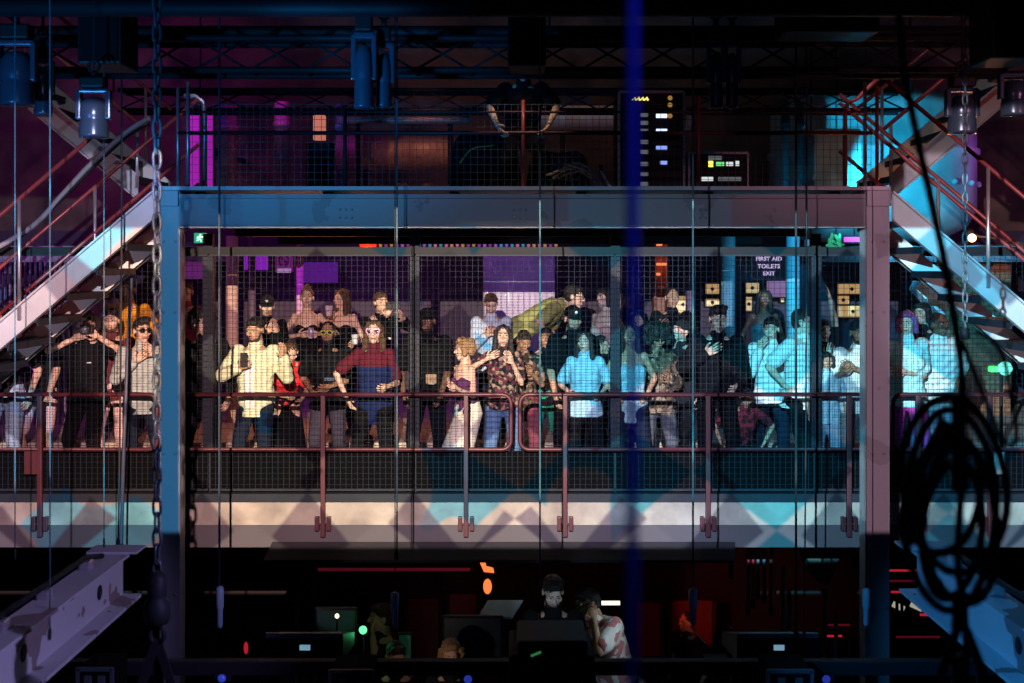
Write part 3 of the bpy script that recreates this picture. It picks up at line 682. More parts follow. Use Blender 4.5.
def duct(label, px0, px1, py, r, y, m_):
    a, b = P(px0, py, y), P(px1, py, y); t = thing('air_duct', label, 'duct', ((a.x+b.x)/2, y, a.z-r))
    pr = [(r, 0)]
    L = b.x-a.x; n = max(3, int(L/.3))
    for i in range(1, n): pr += [(r, L*i/n-.02), (r*1.06, L*i/n), (r, L*i/n+.02)]
    pr.append((r, L)); MB().lathe(pr, (a.x, y, a.z), (1, 0, 0), 18).build('pipe', m_, t)
    for q in (.15, .85): MB().tube([(a.x+L*q, y, a.z-r), (a.x+L*q, y, DZ)], .03, 8).build('support', black, t)
duct_m = mat('bare_duct_metal', (.55, .42, .36), .5, .3)
duct('fat metal duct lit orange behind the deck mesh', 338, 520, 152, .22, 3.4, duct_m)
duct('thin metal pipe running above the orange-lit duct', 338, 470, 120, .045, 3.0, duct_m)
duct('dim metal duct behind the covered cases', 540, 690, 118, .16, 4.2, duct_m)
t = thing('floor_pump', 'jumble of dark pump housings under the orange-lit duct', 'machine', P(400, 178, 2.9))
for i in range(5):
    q = P(350+i*26, 178-rng.uniform(0, 5), 2.9)
    MB().lathe([(.08, 0), (.14, .03), (.14, .2), (.09, .26), (.05, .30)], (q.x, 2.9, DZ+.0), n=14).build('pump_housing', mat('greasy_iron', (.16, .10, .10), .5, .4), t)
def led_panel(label, x0, y0, x1, y1, y, m_, frame=black, name='light_box', cat='light box', dep=.05, fr=.02):
    a, b = P(x0, y0, y), P(x1, y1, y); t = thing(name, label, cat, ((a.x+b.x)/2, y, b.z))
    MB().box((a.x-fr, y+.012, b.z-fr), (b.x+fr, y+dep, a.z+fr), .004).build('housing', frame, t)
    MB().box((a.x, y, b.z), (b.x, y+.014, a.z)).build('lit_face', m_, t)
    if y > 3.5: MB().box(((a.x+b.x)/2-.03, y+dep, (a.z+b.z)/2-.03), ((a.x+b.x)/2+.03, (6.38 if a.z < 5.5 else 6.5), (a.z+b.z)/2+.03)).build('mount', black, t)
    else: MB().tube([((a.x+b.x)/2, y+.03, a.z), ((a.x+b.x)/2, y+.03, 5.633)], .008, 6).build('hanger', black, t)
    return t
mag = mat('magenta_glow', (.5, .05, .5), .5, emit=(.85, .03, .85), estr=.32)
led_panel('magenta glowing tall panel behind the left end of the deck', 206, 110, 213, 187, 4.4, mag)
led_panel('faint magenta glow strip behind the left deck end', 190, 110, 201, 187, 4.6, mag)
t = thing('deck_column_light', 'orange work light hanging behind the deck mesh at left', 'lamp', P(318, 130, 1.2))
for y0, y1 in ((115, 131), (134, 140)):
    a, b = P(313, y0, 1.2), P(325, y1, 1.2)
    MB().box((a.x, 1.2, b.z), (b.x, 1.28, a.z), .01).build('lamp_face', mat('orange_lamp_face', (.5, .2, .12), .5, emit=(1, .28, .16), estr=.5), t)
a = P(319, 160, 1.22); MB().box((a.x-.14, 1.24, DZ), (a.x+.14, 1.5, P(0, 142, 1.22).z), .03).build('lamp_stand', black, t)
for px, m_ in ((222, 'blue_pipe'), (230, 'pinkish_pipe'), (282, 'pinkish_pipe'), (340, 'blue_pipe'), (785, 'cyan_pipe'), (800, 'cyan_pipe')):
    cm_ = {'blue_pipe': (.20, .32, .45), 'pinkish_pipe': (.45, .25, .28), 'cyan_pipe': (.12, .45, .55)}[m_]
    y = 3.0+.1*(px % 7); x = P(px, 0, y).x
    lb = {222: 'blue upright pipe at the left end behind the deck mesh', 230: 'pinkish upright pipe next to the blue one', 282: 'pinkish wide upright pipe behind the deck mesh', 340: 'blue upright pipe beside the orange-lit duct', 785: 'cyan upright pipe behind the deck mesh at right', 800: 'thin cyan upright pipe left of the hoop rail'}[px]
    t = thing('upright_pipe', lb, 'pipe', (x, y, DZ))
    r = .09 if px in (230, 282) else .05
    MB().lathe([(r, 0), (r, 1.0), (r*1.2, 1.0), (r*1.2, 1.06), (r, 1.06), (r, 1.3)], (x, y, DZ), n=14).build('pipe', mat(m_, cm_, .5, .2), t)
    MB().lathe([(r*1.6, 0), (r*1.6, .04)], (x, y, DZ), n=14).build('flange', black, t)
# tank behind the right stair
tx = 4.85
tankm = mat('enamelled_tank', (.30, .50, .52), .6, kind='stone', scale=1.6, col2=(.16, .26, .28), bump=.25)
t = thing('storage_tank', 'huge rounded tank lit cyan behind the right upper stair', 'tank', (tx, 5.0, 5.24))
MB().lathe([(.3, 0), (.9, .06), (1.22, .22), (1.34, .45), (1.34, 1.15), (1.38, 1.17), (1.38, 1.23), (1.34, 1.25), (1.34, 1.75), (1.1, 1.95), (.4, 2.05)], (tx, 5.0, 5.28), n=40).build('shell', tankm, t)
MB().lathe([(.5, 0), (.5, .1)], (tx, 5.0, 5.22), n=24).build('base_ring', black, t)
for k in range(9):
    an = math.radians(200+k*17); MB().ellipsoid((tx+1.36*math.cos(an), 5+1.36*math.sin(an), 6.05), (.04, .04, .04), 8, 6).build('rivet', tankm, t)
a, b = P(814, 128, 2.4), P(862, 187, 2.4)
t = thing('water_tank', 'square tank lit cyan behind the right end of the deck mesh', 'tank', ((a.x+b.x)/2, 2.4, DZ))
MB().box((a.x, 2.4, DZ), (b.x, 3.0, a.z), .04).build('shell', tankm, t)
MB().box((a.x-.02, 2.38, DZ+.3), (b.x+.02, 3.02, DZ+.36), .01).build('band', tankm, t)
# bulkhead lamp on a bent bracket
lp = P(972, 238, .9)
t = thing('bulkhead_lamp', 'glowing orange lamp on a bracket beneath the right stair rail', 'lamp', lp)
MB().ellipsoid(lp, (.042, .042, .042), 16, 10).build('bulb', mat('glowing_bulb', (1, .7, .4), .4, emit=(1, .50, .18), estr=9), t)
MB().lathe([(.02, 0), (.045, .015), (.05, .05), (.03, .08)], lp+V(0, .03, .02), (0, .5, .8), 12).build('lamp_holder', black, t)
MB().tube(spline([lp+V(0, .06, .06), lp+V(.10, .1, .02), lp+V(.3, .14, .0), lp+V(.62, .2, -.06)]), .012, 6).build('bracket_arm', silver, t)
MB().tube([lp+V(.62, .2, -.06), lp+V(.62, 3.2, -.06)], .012, 6).build('wall_arm', silver, t)

# ================================================================ LOUNGE BEHIND THE CROWD
t = thing('exit_sign', 'small green lit exit sign with a running figure near the blue column', 'sign', P(200, 238, 2.2))
a, b = P(194, 233, 2.2), P(206, 243, 2.2)
MB().box((a.x, 2.2, b.z), (b.x, 2.24, a.z), .004).build('sign_face', mat('green_sign', (.05, .4, .2), .5, emit=(.02, .40, .22), estr=.8), t)
wg = mat('white_sign_glow', (.8, .9, .85), .5, emit=(.75, 1, .85), estr=1.1)
c = (a+b)/2; u = (b.x-a.x)/12
fm = MB().ellipsoid((c.x+u*.4, 2.195, c.z+u*3.2), (u*1.0, .006, u*1.0), 8, 6)
for p_, q_ in (((.2, 2), (-.6, -.6)), ((-.6, -.6), (1.2, -2.0)), ((1.2, -2.0), (.8, -4)), ((-.6, -.6), (-1.6, -2.2)), ((-1.6, -2.2), (-3.4, -2.4)), ((.2, 1.8), (2.2, .6)), ((2.2, .6), (3.2, 1.6)), ((.1, 1.6), (-2.2, 1.2)), ((-2.2, 1.2), (-3, -.4))):
    fm.bar((c.x+p_[0]*u, 2.195, c.z+p_[1]*u), (c.x+q_[0]*u, 2.195, c.z+q_[1]*u), u*1.0, .008, up=(0, 1, 0))
fm.build('running_figure', wg, t)
MB().tube([(c.x, 2.22, a.z), (c.x, 2.22, 8.9)], .008, 6).build('hanger', black, t)
led_panel('bright purple glowing panel hung left of the restroom poster', 244, 256, 268, 270, 5.6, mat('purple_glow', (.3, .05, .5), .5, emit=(.42, .02, .85), estr=.4))
led_panel('dim violet panel high on the lounge wall behind the dark haired woman', 300, 262, 338, 283, 6.1, mat('violet_glow', (.2, .05, .3), .5, emit=(.10, .02, .22), estr=.3))
led_panel('violet menu board with faint lines beside the blue column', 184, 255, 203, 279, 4.0, mat('violet_board', (.4, .15, .4), .5, emit=(.22, .03, .26), estr=.35))
t = thing('wall_poster', 'small pink poster with a round pictogram over a white label', 'poster', P(284, 270, 5.9))
a, b = P(275, 253, 5.9), P(293, 272, 5.9)
MB().box((a.x, 5.9, b.z), (b.x, 5.93, a.z)).build('sheet', mat('rose_poster', (.55, .28, .34), .6), t)
c = (a+b)/2
MB().tube([(c.x+.075*math.cos(k/16*6.283), 5.895, c.z+.03+.075*math.sin(k/16*6.283)) for k in range(16)], .010, 6, closed=True).bar((c.x-.03, 5.895, c.z+.06), (c.x+.04, 5.895, c.z), .03, .01, up=(0, 1, 0)).build('pictogram', mat('dark_plum_ink', (.12, .03, .12), .6), t)
MB().box((a.x+.03, 5.892, b.z-.01), (b.x-.03, 5.90, b.z+.05)).build('label_strip', mat('white_label', (.75, .70, .72), .6, emit=(.8, .7, .8), estr=.25), t)
MB().box((a.x+.1, 5.93, b.z+.1), (b.x-.1, 6.4, a.z-.1)).build('mount', black, t)
# plastic wrapped board
a, b = P(483, 256, 4.6), P(555, 332, 4.6)
t = thing('wrapped_board', 'tall lavender board wrapped in creased plastic behind the crowd', 'board', ((a.x+b.x)/2, 4.6, TZ))
MB().box((a.x, 4.62, TZ), (b.x, 4.72, a.z), .02).build('board', mat('lavender_board', (.48, .40, .56), .45, kind='stone', scale=2.2, col2=(.30, .24, .38)), t)
cr = MB()
for x0, y0, x1, y1 in ((490, 262, 496, 274), (496, 274, 503, 266), (508, 280, 509, 302), (505, 296, 511, 288), (514, 275, 512, 292), (540, 286, 541, 300), (486, 290, 492, 300), (528, 262, 532, 275)):
    cr.bar(P(x0, y0, 4.615), P(x1, y1, 4.615), .012, .01, up=(0, 1, 0))
cr.build('crease', mat('white_crease', (.85, .82, .9), .4), t)
light('wrapped_board_light', 'SPOT', (.3, 2.6, 5.2), (.70, .62, .85), 7, target=(.1, 4.7, 4.3), size=.1, spot=70)
sconce = mat('warm_lit_glass', (1, .75, .4), .4, emit=(1, .58, .22), estr=.42)
for lb, x0, y0, x1, y1 in (('warm wall light behind the shoulder of the back row man in black', 675, 296, 691, 313), ('upper warm wall light left of the cyan column', 706, 284, 719, 294), ('lower warm wall light left of the cyan column', 706, 299, 719, 306),
                           ('upper warm wall light right of the cyan column', 746, 283, 759, 293), ('lower warm wall light right of the cyan column', 746, 297, 752, 311), ('thin warm wall light behind the cyan tube', 781, 283, 784, 302),
                           ('upper warm wall light beside the mauve column', 838, 284, 866, 294), ('lower warm wall light beside the mauve column', 838, 306, 868, 317), ('small warm wall light left of the mauve column pair', 838, 296, 849, 304), ('warm wall light in the doorway left of the back row man', 654, 292, 660, 312)):
    q = led_panel(lb, x0, y0, x1, y1, 6.25, sconce, name='wall_light', cat='wall light', dep=.13)
    c = P((x0+x1)/2, (y0+y1)/2, 6.24); MB().lathe([(.02, 0), (.028, .008), (.02, .015)], (c.x, 6.252, c.z), (0, -1, 0), 10).build('screw_cap', black, q)
o_glow = mat('orange_strip_glow', (.8, .3, .1), .4, emit=(1, .22, .07), estr=1.3)
t = thing('lit_shelf_unit', 'narrow shelf unit with orange glow strips behind the crowd', 'shelf unit', P(661, 300, 5.2))
a, b = P(655, 236, 5.2), P(670, 300, 5.2)
m = MB().box((a.x, 5.3, TZ), (a.x+.03, 5.6, 5.4)).box((b.x-.03, 5.3, TZ), (b.x, 5.6, 5.4)).box((a.x, 5.58, TZ), (b.x, 5.6, 5.4)); m.build('frame', mat('shelf_wood', (.25, .10, .07), .6), t)
for py, x1 in ((243, 663), (263, 668), (273, 661)):
    q = P(655, py, 5.25); q2 = P(x1, py+2.5, 5.25); MB().box((q.x+.03, 5.32, q2.z), (q2.x, 5.56, q.z)).build('glow_strip', o_glow, t)
t = thing('heater_lamp', 'red glowing heater lamp under the lounge ceiling', 'lamp', P(368, 245, 4.0))
q = P(368, 245, 4.0); MB().ellipsoid(q, (.11, .08, .055), 14, 8).build('glow_dome', mat('red_glow', (.8, .1, .05), .4, emit=(1, .05, .02), estr=.9), t)
MB().lathe([(.13, 0), (.10, .03), (.02, .05)], q+V(0, 0, .03), n=16).build('lamp_shade', black, t)
MB().tube([q+V(0, 0, .06), V(q.x, 4.0, 5.633)], .008, 6).build('cord', black, t)
light('heater_lamp_glow', 'POINT', q+V(0, -.1, -.12), (1, .06, .03), 4, size=.05)
t = thing('string_lights', 'string of small dim coloured bulbs under the lounge ceiling', 'string lights', P(470, 244, 5.0))
a = P(375, 244, 5.0); b = P(556, 244, 5.0)
MB().tube([(a.x, 5.0, a.z+.03), (b.x, 5.0, b.z+.03)], .006, 6).build('wire', black, t)
for x in (a.x, (a.x+b.x)/2, b.x): MB().tube([(x, 5.0, a.z+.03), (x, 5.0, 5.633)], .005, 6).build('hanging_wire', black, t)
bulbm = [mat('bulb_'+n, c_, .4, emit=c_, estr=.35) for n, c_ in (('pink', (.9, .3, .5)), ('violet', (.5, .2, .8)), ('amber', (.8, .45, .15)), ('cyan', (.1, .5, .7)), ('plum', (.4, .08, .35)))]
for i in range(34):
    x = a.x+(b.x-a.x)*i/33; MB().ellipsoid((x, 5.0, a.z-.01), (.022, .022, .03+.012*(i % 3)), 8, 6).build('bulb', bulbm[(i*7+i//3) % 5], t)
# sign with the directions
t = thing('direction_sign', 'hanging dark sign reading FIRST AID TOILETS EXIT', 'sign', P(769, 266, 4.2))
a, b = P(752, 252, 4.2), P(786, 281, 4.2)
MB().box((a.x, 4.22, b.z), (b.x, 4.25, a.z)).build('sign_board', mat('plum_sign_board', (.035, .015, .06), .6), t)
for i, tx_ in enumerate(('FIRST AID', 'TOILETS', 'EXIT')):
    cu = bpy.data.curves.new('lettering', 'FONT'); cu.body = tx_; cu.size = .074; cu.space_character = 1.05; cu.align_x = 'CENTER'; cu.align_y = 'CENTER'; cu.extrude = .004; cu.offset = .0018
    tmp = bpy.data.objects.new('tmp', cu); COL.objects.link(tmp); me = bpy.data.meshes.new_from_object(tmp.evaluated_get(bpy.context.evaluated_depsgraph_get())); bpy.data.objects.remove(tmp)
    o = bpy.data.objects.new('lettering', me); COL.objects.link(o); o.parent = t
    q = P(769, (259, 266.5, 273.5)[i], 4.2); o.location = V(q.x, 4.21, q.z)-t.location; o.rotation_euler = (math.pi/2, 0, 0)
    o.data.materials.append(mat('lilac_letter_glow', (.8, .7, .9), .5, emit=(.72, .55, .85), estr=.75))
for x in (a.x+.1, b.x-.1): MB().tube([(x, 4.235, a.z), (x, 4.235, 5.633)], .005, 6).build('hanging_wire', black, t)
a, b = P(767, 279, 6.1), P(786, 302, 6.1)
led_panel('mauve glowing notice under the direction sign', 767, 279, 786, 297, 6.1, mat('mauve_glow', (.4, .2, .3), .5, emit=(.24, .08, .20), estr=.8))
led_panel('magenta glow tube pair under the ceiling beside the mauve column', 844, 237, 866, 242, 3.0, mat('hot_magenta_glow', (.5, .05, .4), .5, emit=(.8, .02, .55), estr=.9))
t = thing('security_camera', 'small white dome box under the ceiling right of the direction sign', 'camera', P(811, 243, 3.2))
q = P(811, 243, 3.2); MB().box(q-V(.07, .07, .04), q+V(.07, .07, .04), .015).build('camera_body', mat('white_plastic', (.7, .7, .72), .4), t)
MB().lathe([(.03, 0), (.03, .03), (.015, .04)], q+V(0, -.07, 0), (0, -1, 0), 12).build('lens', lens_m, t)
MB().tube([q+V(0, 0, .04), V(q.x, q.y, 8.9)], .01, 6).build('bracket', black, t)
t = thing('glare', 'greenish glare under the ceiling near the mauve column, shaped as small glowing flakes', 'glare', P(836, 243, 3.1))  # greenish glare of light, built as a cluster of glowing flakes
for i in range(12):
    q = P(836, 243, 3.1)+V(*(rng.uniform(-.09, .09, 3))); MB().ellipsoid(q, (.05, .012, .022), 8, 5, rot=Matrix.Rotation(rng.uniform(0, 3), 3, 'Y')).build('glare_flake', mat('green_glare_glow', (.10, .55, .25), .5, emit=(.05, .5, .2), estr=.35), t)
q = P(836, 243, 3.1); MB().tube([q, V(q.x, q.y, 8.9)], .006, 6).build('hanging_cord', black, t)
t = thing('slat_screen', 'row of dark upright slats hung across the lounge at far left', 'screen', P(30, 300, 3.3))
for i in range(16):
    q = P(-10+i*5.0, 300, 3.3); MB().box((q.x-.008, 3.29, TZ), (q.x+.008, 3.33, 5.04)).build('slat', mat('violet_slat', (.20, .14, .28), .5), t)
t = thing('stage_curtain', 'cyan-lit cloth canopy hanging behind the big man in white', 'cloth', P(935, 305, 2.6))
MB().prism([P(917, 290, 2.6), P(921, 281, 2.6), P(948, 305, 2.6), P(944, 318, 2.6)], (0, .3, 0)).build('cloth', mat('pale_blue_cloth', (.45, .70, .80), .8, emit=None), t)
q = P(935, 298, 2.75); MB().tube([q, V(q.x, 2.75, TZ)], .015, 6).build('pole', black, t)
t = thing('torch', 'green glowing signal lamp on a post beyond the right guard rail', 'lamp', P(1000, 368, 1.2))
q = P(1003, 368, 1.2); MB().lathe([(.03, 0), (.065, .015), (.075, .06), (.06, .1)], q, (0, -1, 0), 16).build('lamp_glass', mat('aqua_lamp_glass', (.3, .8, .7), .4, emit=(.12, .85, .65), estr=1.0), t)
q2 = P(993, 369, 1.15); MB().box(q2-V(.04, .04, .03), q2+V(.04, .04, .03), .01).build('indicator', mat('green_indicator', (.1, .8, .2), .4, emit=(.05, 1, .15), estr=1.5), t)
MB().tube([(q.x, 1.25, BZ), q+V(0, .05, 0)], .02, 8).build('post', black, t)
t = thing('notice_plate', 'blank pale plate fixed to the right guard rail mesh', 'plate', P(1001, 463, -.02))
a, b = P(991, 452, -.02), P(1004, 474, -.02); MB().box((a.x, -.03, b.z), (b.x, -.015, a.z), .004).build('plate', mat('pale_plate', (.45, .42, .46), .5), t)
MB().tube([V(a.x+.05, -.02, a.z-.02), V(a.x+.05, .07, a.z-.02)], .006, 6).build('tie', black, t)
t = thing('notice_plate', 'dark red plate fixed to the left guard rail post', 'plate', P(33, 462, -.05))
a, b = P(25, 451, -.05), P(41, 474, -.05); MB().box((a.x, -.075, b.z), (b.x, -.055, a.z), .004).build('plate', redrail, t)
MB().tube([V(a.x+.05, -.06, a.z-.02), V(a.x+.05, .07, a.z-.02)], .006, 6).build('tie', black, t)

# ================================================================ MIXING AREA BELOW THE BALCONY
struct('mix_riser_floor', MB().box((-3.6, -1.9, 0), (4.2, 2.4, .12)), s_floor)
yb = -3.0
zb = P(0, 662, yb).z
t = thing('front_barrier', 'black barrier beam across the bottom edge in front of the desks', 'barrier', (0, yb, 0))
MB().box((-3.3, yb, zb-.10), (4.6, yb+.1, zb), .01).build('top_beam', black, t)
MB().box((-3.3, yb+.02, .1), (4.6, yb+.06, zb-.18)).build('panel', blackc, t)
for x in (-3.2, -1.6, 0, 1.6, 3.2, 4.5): MB().box((x-.03, yb, 0), (x+.03, yb+.1, zb-.1)).build('post', black, t)
for lb, px, py in (('blue glowing marker lamp on the barrier below the pale microphone', 222, 678), ('blue glowing marker lamp on the barrier below the fair haired person', 468, 679), ('blue glowing marker lamp on the barrier below the right mixing desk', 826, 679)):
    q = P(px, py, yb-.03); t = thing('marker_lamp', lb, 'lamp', q)
    MB().lathe([(.015, 0), (.030, .008), (.022, .03)], q, (0, -1, 0), 12).build('lamp_glass', mat('blue_lamp_glass', (.05, .08, .5), .3, emit=(.05, .10, .9), estr=.3), t); MB().box(q+V(-.06, .0, -.03), q+V(.06, .05, .03), .006).build('housing', black, t)
gear = mat('scuffed_case_edge', (.045, .055, .075), .5)
for lb, x0, x1, y1 in (('scuffed equipment case before the barrier at lower left', 78, 112, 668), ('scuffed equipment case before the barrier below the left mixing desk', 330, 372, 670), ('scuffed equipment case before the barrier below the right mixing desk', 768, 812, 670)):
    a, b = P(x0, y1, -3.5), P(x1, y1, -3.5); t = thing('equipment_case', lb, 'case', ((a.x+b.x)/2, -3.5, 0))
    MB().box((a.x, -3.5, .0), (b.x, -3.15, a.z), .012).build('shell', mat('matt_case_black', (.003, .003, .004), .9, spec=.05), t)
    for x in (a.x, b.x): MB().box((x-.012, -3.512, 0), (x+.012, -3.488, a.z)).build('edge_trim', gear, t)
    MB().box((a.x, -3.512, a.z-.02), (b.x, -3.488, a.z+.004)).build('edge_trim', gear, t)
    for q in (.3, .7): MB().box((a.x+(b.x-a.x)*q-.025, -3.52, a.z-.12), (a.x+(b.x-a.x)*q+.025, -3.5, a.z-.05), .004).build('latch', gear, t)
yk = -2.4
def desk(label, px0, px1, pt, pb):
    a, b = P(px0, pt, yk), P(px1, pb, yk); t = thing('lighting_desk', label, 'mixing desk', ((a.x+b.x)/2, yk, .0))
    m = MB().prism([V(a.x, yk, b.z), V(a.x, yk+.7, b.z-.08), V(a.x, yk+.7, b.z+.02), V(a.x, yk, a.z)], (b.x-a.x, 0, 0)); m.build('console', blackp, t)
    MB().box((a.x+.02, yk-.012, a.z-.03), (b.x-.02, yk+.02, a.z+.008), .006).build('rear_ledge', mat('blue_grey_ledge', (.16, .22, .28), .3, .2), t)
    MB().box((a.x+.28, yk-.008, (a.z*.5+b.z*.5)-.02), (a.x+.36, yk, (a.z*.5+b.z*.5)+.02)).build('label_plate', mat('pale_blue_label', (.5, .7, .8), .4, emit=(.3, .6, .8), estr=.5), t)
    for x in (a.x+.08, b.x-.08):
        MB().box((x-.03, yk+.1, 0), (x+.03, yk+.5, b.z-.02)).build('leg', black, t)
desk('long black mixing desk seen from behind at lower left', 263, 343, 634, 661)
desk('long black mixing desk seen from behind at lower right', 737, 821, 634, 661)
def monitor(label, pts, y, m_, tilt=0.0, stand=True):
    (x0, y0), (x1, y1) = pts; a, b = P(x0, y0, y), P(x1, y1, y); t = thing('monitor', label, 'monitor', ((a.x+b.x)/2, y, 0))
    MB().box((a.x, y, b.z), (b.x, y+.05, a.z), .012).build('casing', blackp, t)
    MB().box((a.x+.02, y-.006, b.z+.02), (b.x-.02, y+.003, a.z-.02)).build('back_cover', m_, t)
    cx = (a.x+b.x)/2
    MB().box((cx-.04, y+.05, .12), (cx+.04, y+.09, a.z-.1)).box((cx-.15, y-.05, .12), (cx+.15, y+.2, .15)).build('stand', black, t)
    return t
monitor('large dark monitor behind the fair haired person at the desks', ((442, 616), (503, 661)), -1.6, mat('night_blue_plastic', (.025, .045, .075), .35))
monitor('wide dark monitor left of the person in profile', ((315, 608), (357, 634)), -1.2, mat('dark_teal_plastic', (.03, .06, .07), .35))
monitor('small pale blue monitor right of the person in profile', ((397, 633), (413, 662)), -.95, mat('pale_blue_plastic', (.25, .42, .52), .35))
t = thing('script_lectern', 'tilted pale teal sheet stand left of the man in black', 'lectern', P(503, 615, -1.0))
MB().prism([P(478, 617, -1.25), P(488, 600, -1.0), P(523, 600, -1.0), P(512, 617, -1.25)], (0, .02, -.02)).build('sheet_board', mat('pale_teal_board', (.35, .58, .65), .5), t)
q = P(500, 612, -1.1); MB().tube([q, V(q.x, -1.1, .12)], .02, 8).build('stem', black, t)
MB().lathe([(.2, 0), (.2, .02), (.03, .04)], (q.x, -1.1, .12), n=16).build('foot', black, t)
yp = -4.2
a, b = P(517, 618, yp), P(588, 700, yp); a.z = P(0, 619, yp+.5).z
t = thing('video_projector', 'black boxy video projector silhouetted at the bottom centre', 'projector', ((a.x+b.x)/2, yp, 0))
MB().box((a.x, yp, P(0, 655, yp).z), (b.x, yp+.5, a.z), .025).build('casing', blackp, t)
MB().box((a.x-.05, yp-.02, P(0, 700, yp).z-.6), (b.x+.04, yp+.55, P(0, 655, yp).z), .02).build('cradle', black, t)
MB().bar(P(531, 656, yp-.03), P(541, 652, yp-.03), .012, .01, up=(0, 1, 0)).build('status_light', mat('green_dash_light', (.05, .2, .05), .4, emit=(.05, .30, .08), estr=.5), t)
MB().lathe([(.06, 0), (.06, .05), (.045, .06)], V((a.x+b.x)/2, yp+.5, a.z-.15), (0, 1, 0), 16).build('lens', lens_m, t)
MB().box((a.x+.1, yp+.1, 0), (b.x-.1, yp+.4, P(0, 700, yp).z-.6)).build('pedestal', black, t)
def strip(label, x0, y0, x1, y1, y, m_, name='light_strip'):
    a, b = P(x0, y0, y), P(x1, y1, y); t = thing(name, label, 'light strip', ((a.x+b.x)/2, y, b.z))
    MB().box((a.x-.01, y+.005, b.z-.01), (b.x+.01, y+.04, a.z+.01)).build('channel', black, t); MB().box((a.x, y-.004, b.z), (b.x, y+.006, a.z)).build('tube', m_, t); MB().box((a.x+.1*(b.x-a.x)*(len(label) % 9), y+.055, 0), (a.x+.1*(b.x-a.x)*(len(label) % 9)+.03, y+.075, a.z)).box((a.x+.1*(b.x-a.x)*(len(label) % 9), y+.04, b.z), (a.x+.1*(b.x-a.x)*(len(label) % 9)+.03, y+.06, a.z)).build('post', black, t)
redl = mat('red_tube_glow', (.7, .03, .05), .4, emit=(.75, .02, .05), estr=.55); redd = mat('dim_red_tube_glow', (.4, .03, .05), .4, emit=(.20, .010, .03), estr=.28)
whs = mat('white_tube_glow', (.9, .9, .8), .4, emit=(1, .92, .70), estr=1.6)
strip('white light tube behind the person bending in a patterned shirt', 601, 601, 620, 605, 3.2, whs)
for lb, x0, y0, x1, y1, m_ in (('upper bright red strip right of the mauve column', 889, 569.5, 917, 571.5, redl), ('second red strip right of the mauve column', 891, 591, 910, 593, redl), ('faint red strip between the two brighter ones', 889, 580, 924, 582, redd), ('red strip just above the right crane beam flange', 920, 613.5, 946, 616, redl), ('lowest dim red strip right of the mauve column', 896, 636, 940, 638, redd),
                                ('dim red strip at the inner foot of the mauve column', 826, 635, 842, 637, redl), ('dim red strip beside the right mixing desk', 828, 624, 850, 626, redd), ('lowest red strip beside the right mixing desk', 822, 659, 842, 661, redd), ('dim red strip along the rear partition left of centre', 318, 568, 470, 571, redd), ('dark red strip over the row of red silhouettes', 480, 611, 494, 613, redd)):
    strip(lb, x0, y0, x1, y1, 1.6 if x0 > 800 else 4.2, m_)
for lb, x0, x1 in (('tilted white lamp slat between the red strips', 893, 904), ('second tilted white lamp slat between the red strips', 911, 922)):
    t = thing('lamp_slat', lb, 'lamp', P(x0, 606, 1.8)); MB().bar(P(x0, 604, 1.8), P(x1, 609, 1.8), .06, .03, up=(0, 1, 0)).build('lit_face', mat('dull_white_glow', (.6, .6, .5), .4, emit=(.7, .7, .55), estr=.45), t); MB().bar(P(x0-2, 609, 1.85), P(x1+2, 614, 1.85), .05, .03, up=(0, 1, 0)).build('housing', black, t); q = P(x0+1, 612, 1.87); MB().box(q-V(.02, 0, q.z), q+V(.02, .03, 0)).build('post', black, t)
t = thing('orange_lamp', 'glowing orange lamp shape hung over the desks left of centre', 'lamp', P(487, 570, 2.6))
MB().prism([P(480, 563, 2.6), P(484, 572, 2.6), P(494, 573, 2.6), P(493, 569, 2.6), P(486, 567, 2.6), P(485, 562, 2.6)], (0, .06, 0)).build('glow_face', mat('orange_lamp_glow', (.9, .4, .1), .4, emit=(1, .20, .05), estr=1.3), t)
MB().tube([P(487, 562, 2.65), V(P(487, 540, 2.65).x, 2.65, 2.545)], .01, 6).build('hanger', black, t)
t = thing('orange_lamp', 'oval orange lamp below the angular orange one', 'lamp', P(487, 586, 2.6))
MB().ellipsoid(P(487.5, 586.5, 2.6), (.05, .04, .088), 14, 10).build('glow_face', MATS['orange_lamp_glow'], t); MB().tube([P(487, 580, 2.65), V(P(487, 540, 2.65).x, 2.65, 2.545)], .01, 6).build('hanger', black, t)
t = thing('desk_torch', 'small green desk light beside the person in profile', 'lamp', P(363, 630, -1.3)); q = P(363, 630, -1.3)
MB().ellipsoid(q, (.035, .03, .035), 12, 8).build('bulb', mat('green_bulb', (.2, .9, .3), .4, emit=(.12, 1, .30), estr=1.8), t); MB().tube([q, q+V(0, .1, -.3), V(q.x, q.y+.1, .12)], .01, 6).build('gooseneck', black, t)
light('green_desk_light', 'POINT', q+V(.06, -.12, 0), (.1, 1, .35), .45, size=.03)
t = thing('desk_torch', 'tiny warm desk light above the left mixing desk', 'lamp', P(337, 616, -1.4)); q = P(337, 616, -1.4)
MB().ellipsoid(q, (.018, .018, .02), 10, 6).build('bulb', mat('cream_bulb', (1, .9, .6), .4, emit=(1, .85, .5), estr=2.5), t); MB().tube([q, V(q.x, q.y, .12)], .008, 6).build('gooseneck', black, t)
t = thing('bottle', 'dark plastic drinks bottle standing by the right mixing desk', 'bottle', P(731, 662, -1.4)); q = P(731, 663, -1.4)
MB().lathe([(.03, 0), (.036, .01), (.036, .09), (.030, .11), (.036, .13), (.034, .18), (.014, .25), (.014, .28)], q, n=16).build('body', mat('cola_brown_plastic', (.06, .02, .02), .15), t)
MB().lathe([(.037, .095), (.037, .135)], q, n=16).build('wrapper', mat('red_wrapper', (.35, .05, .05), .5), t); MB().lathe([(.016, .28), (.016, .30)], q, n=12).build('cap', redrail, t)
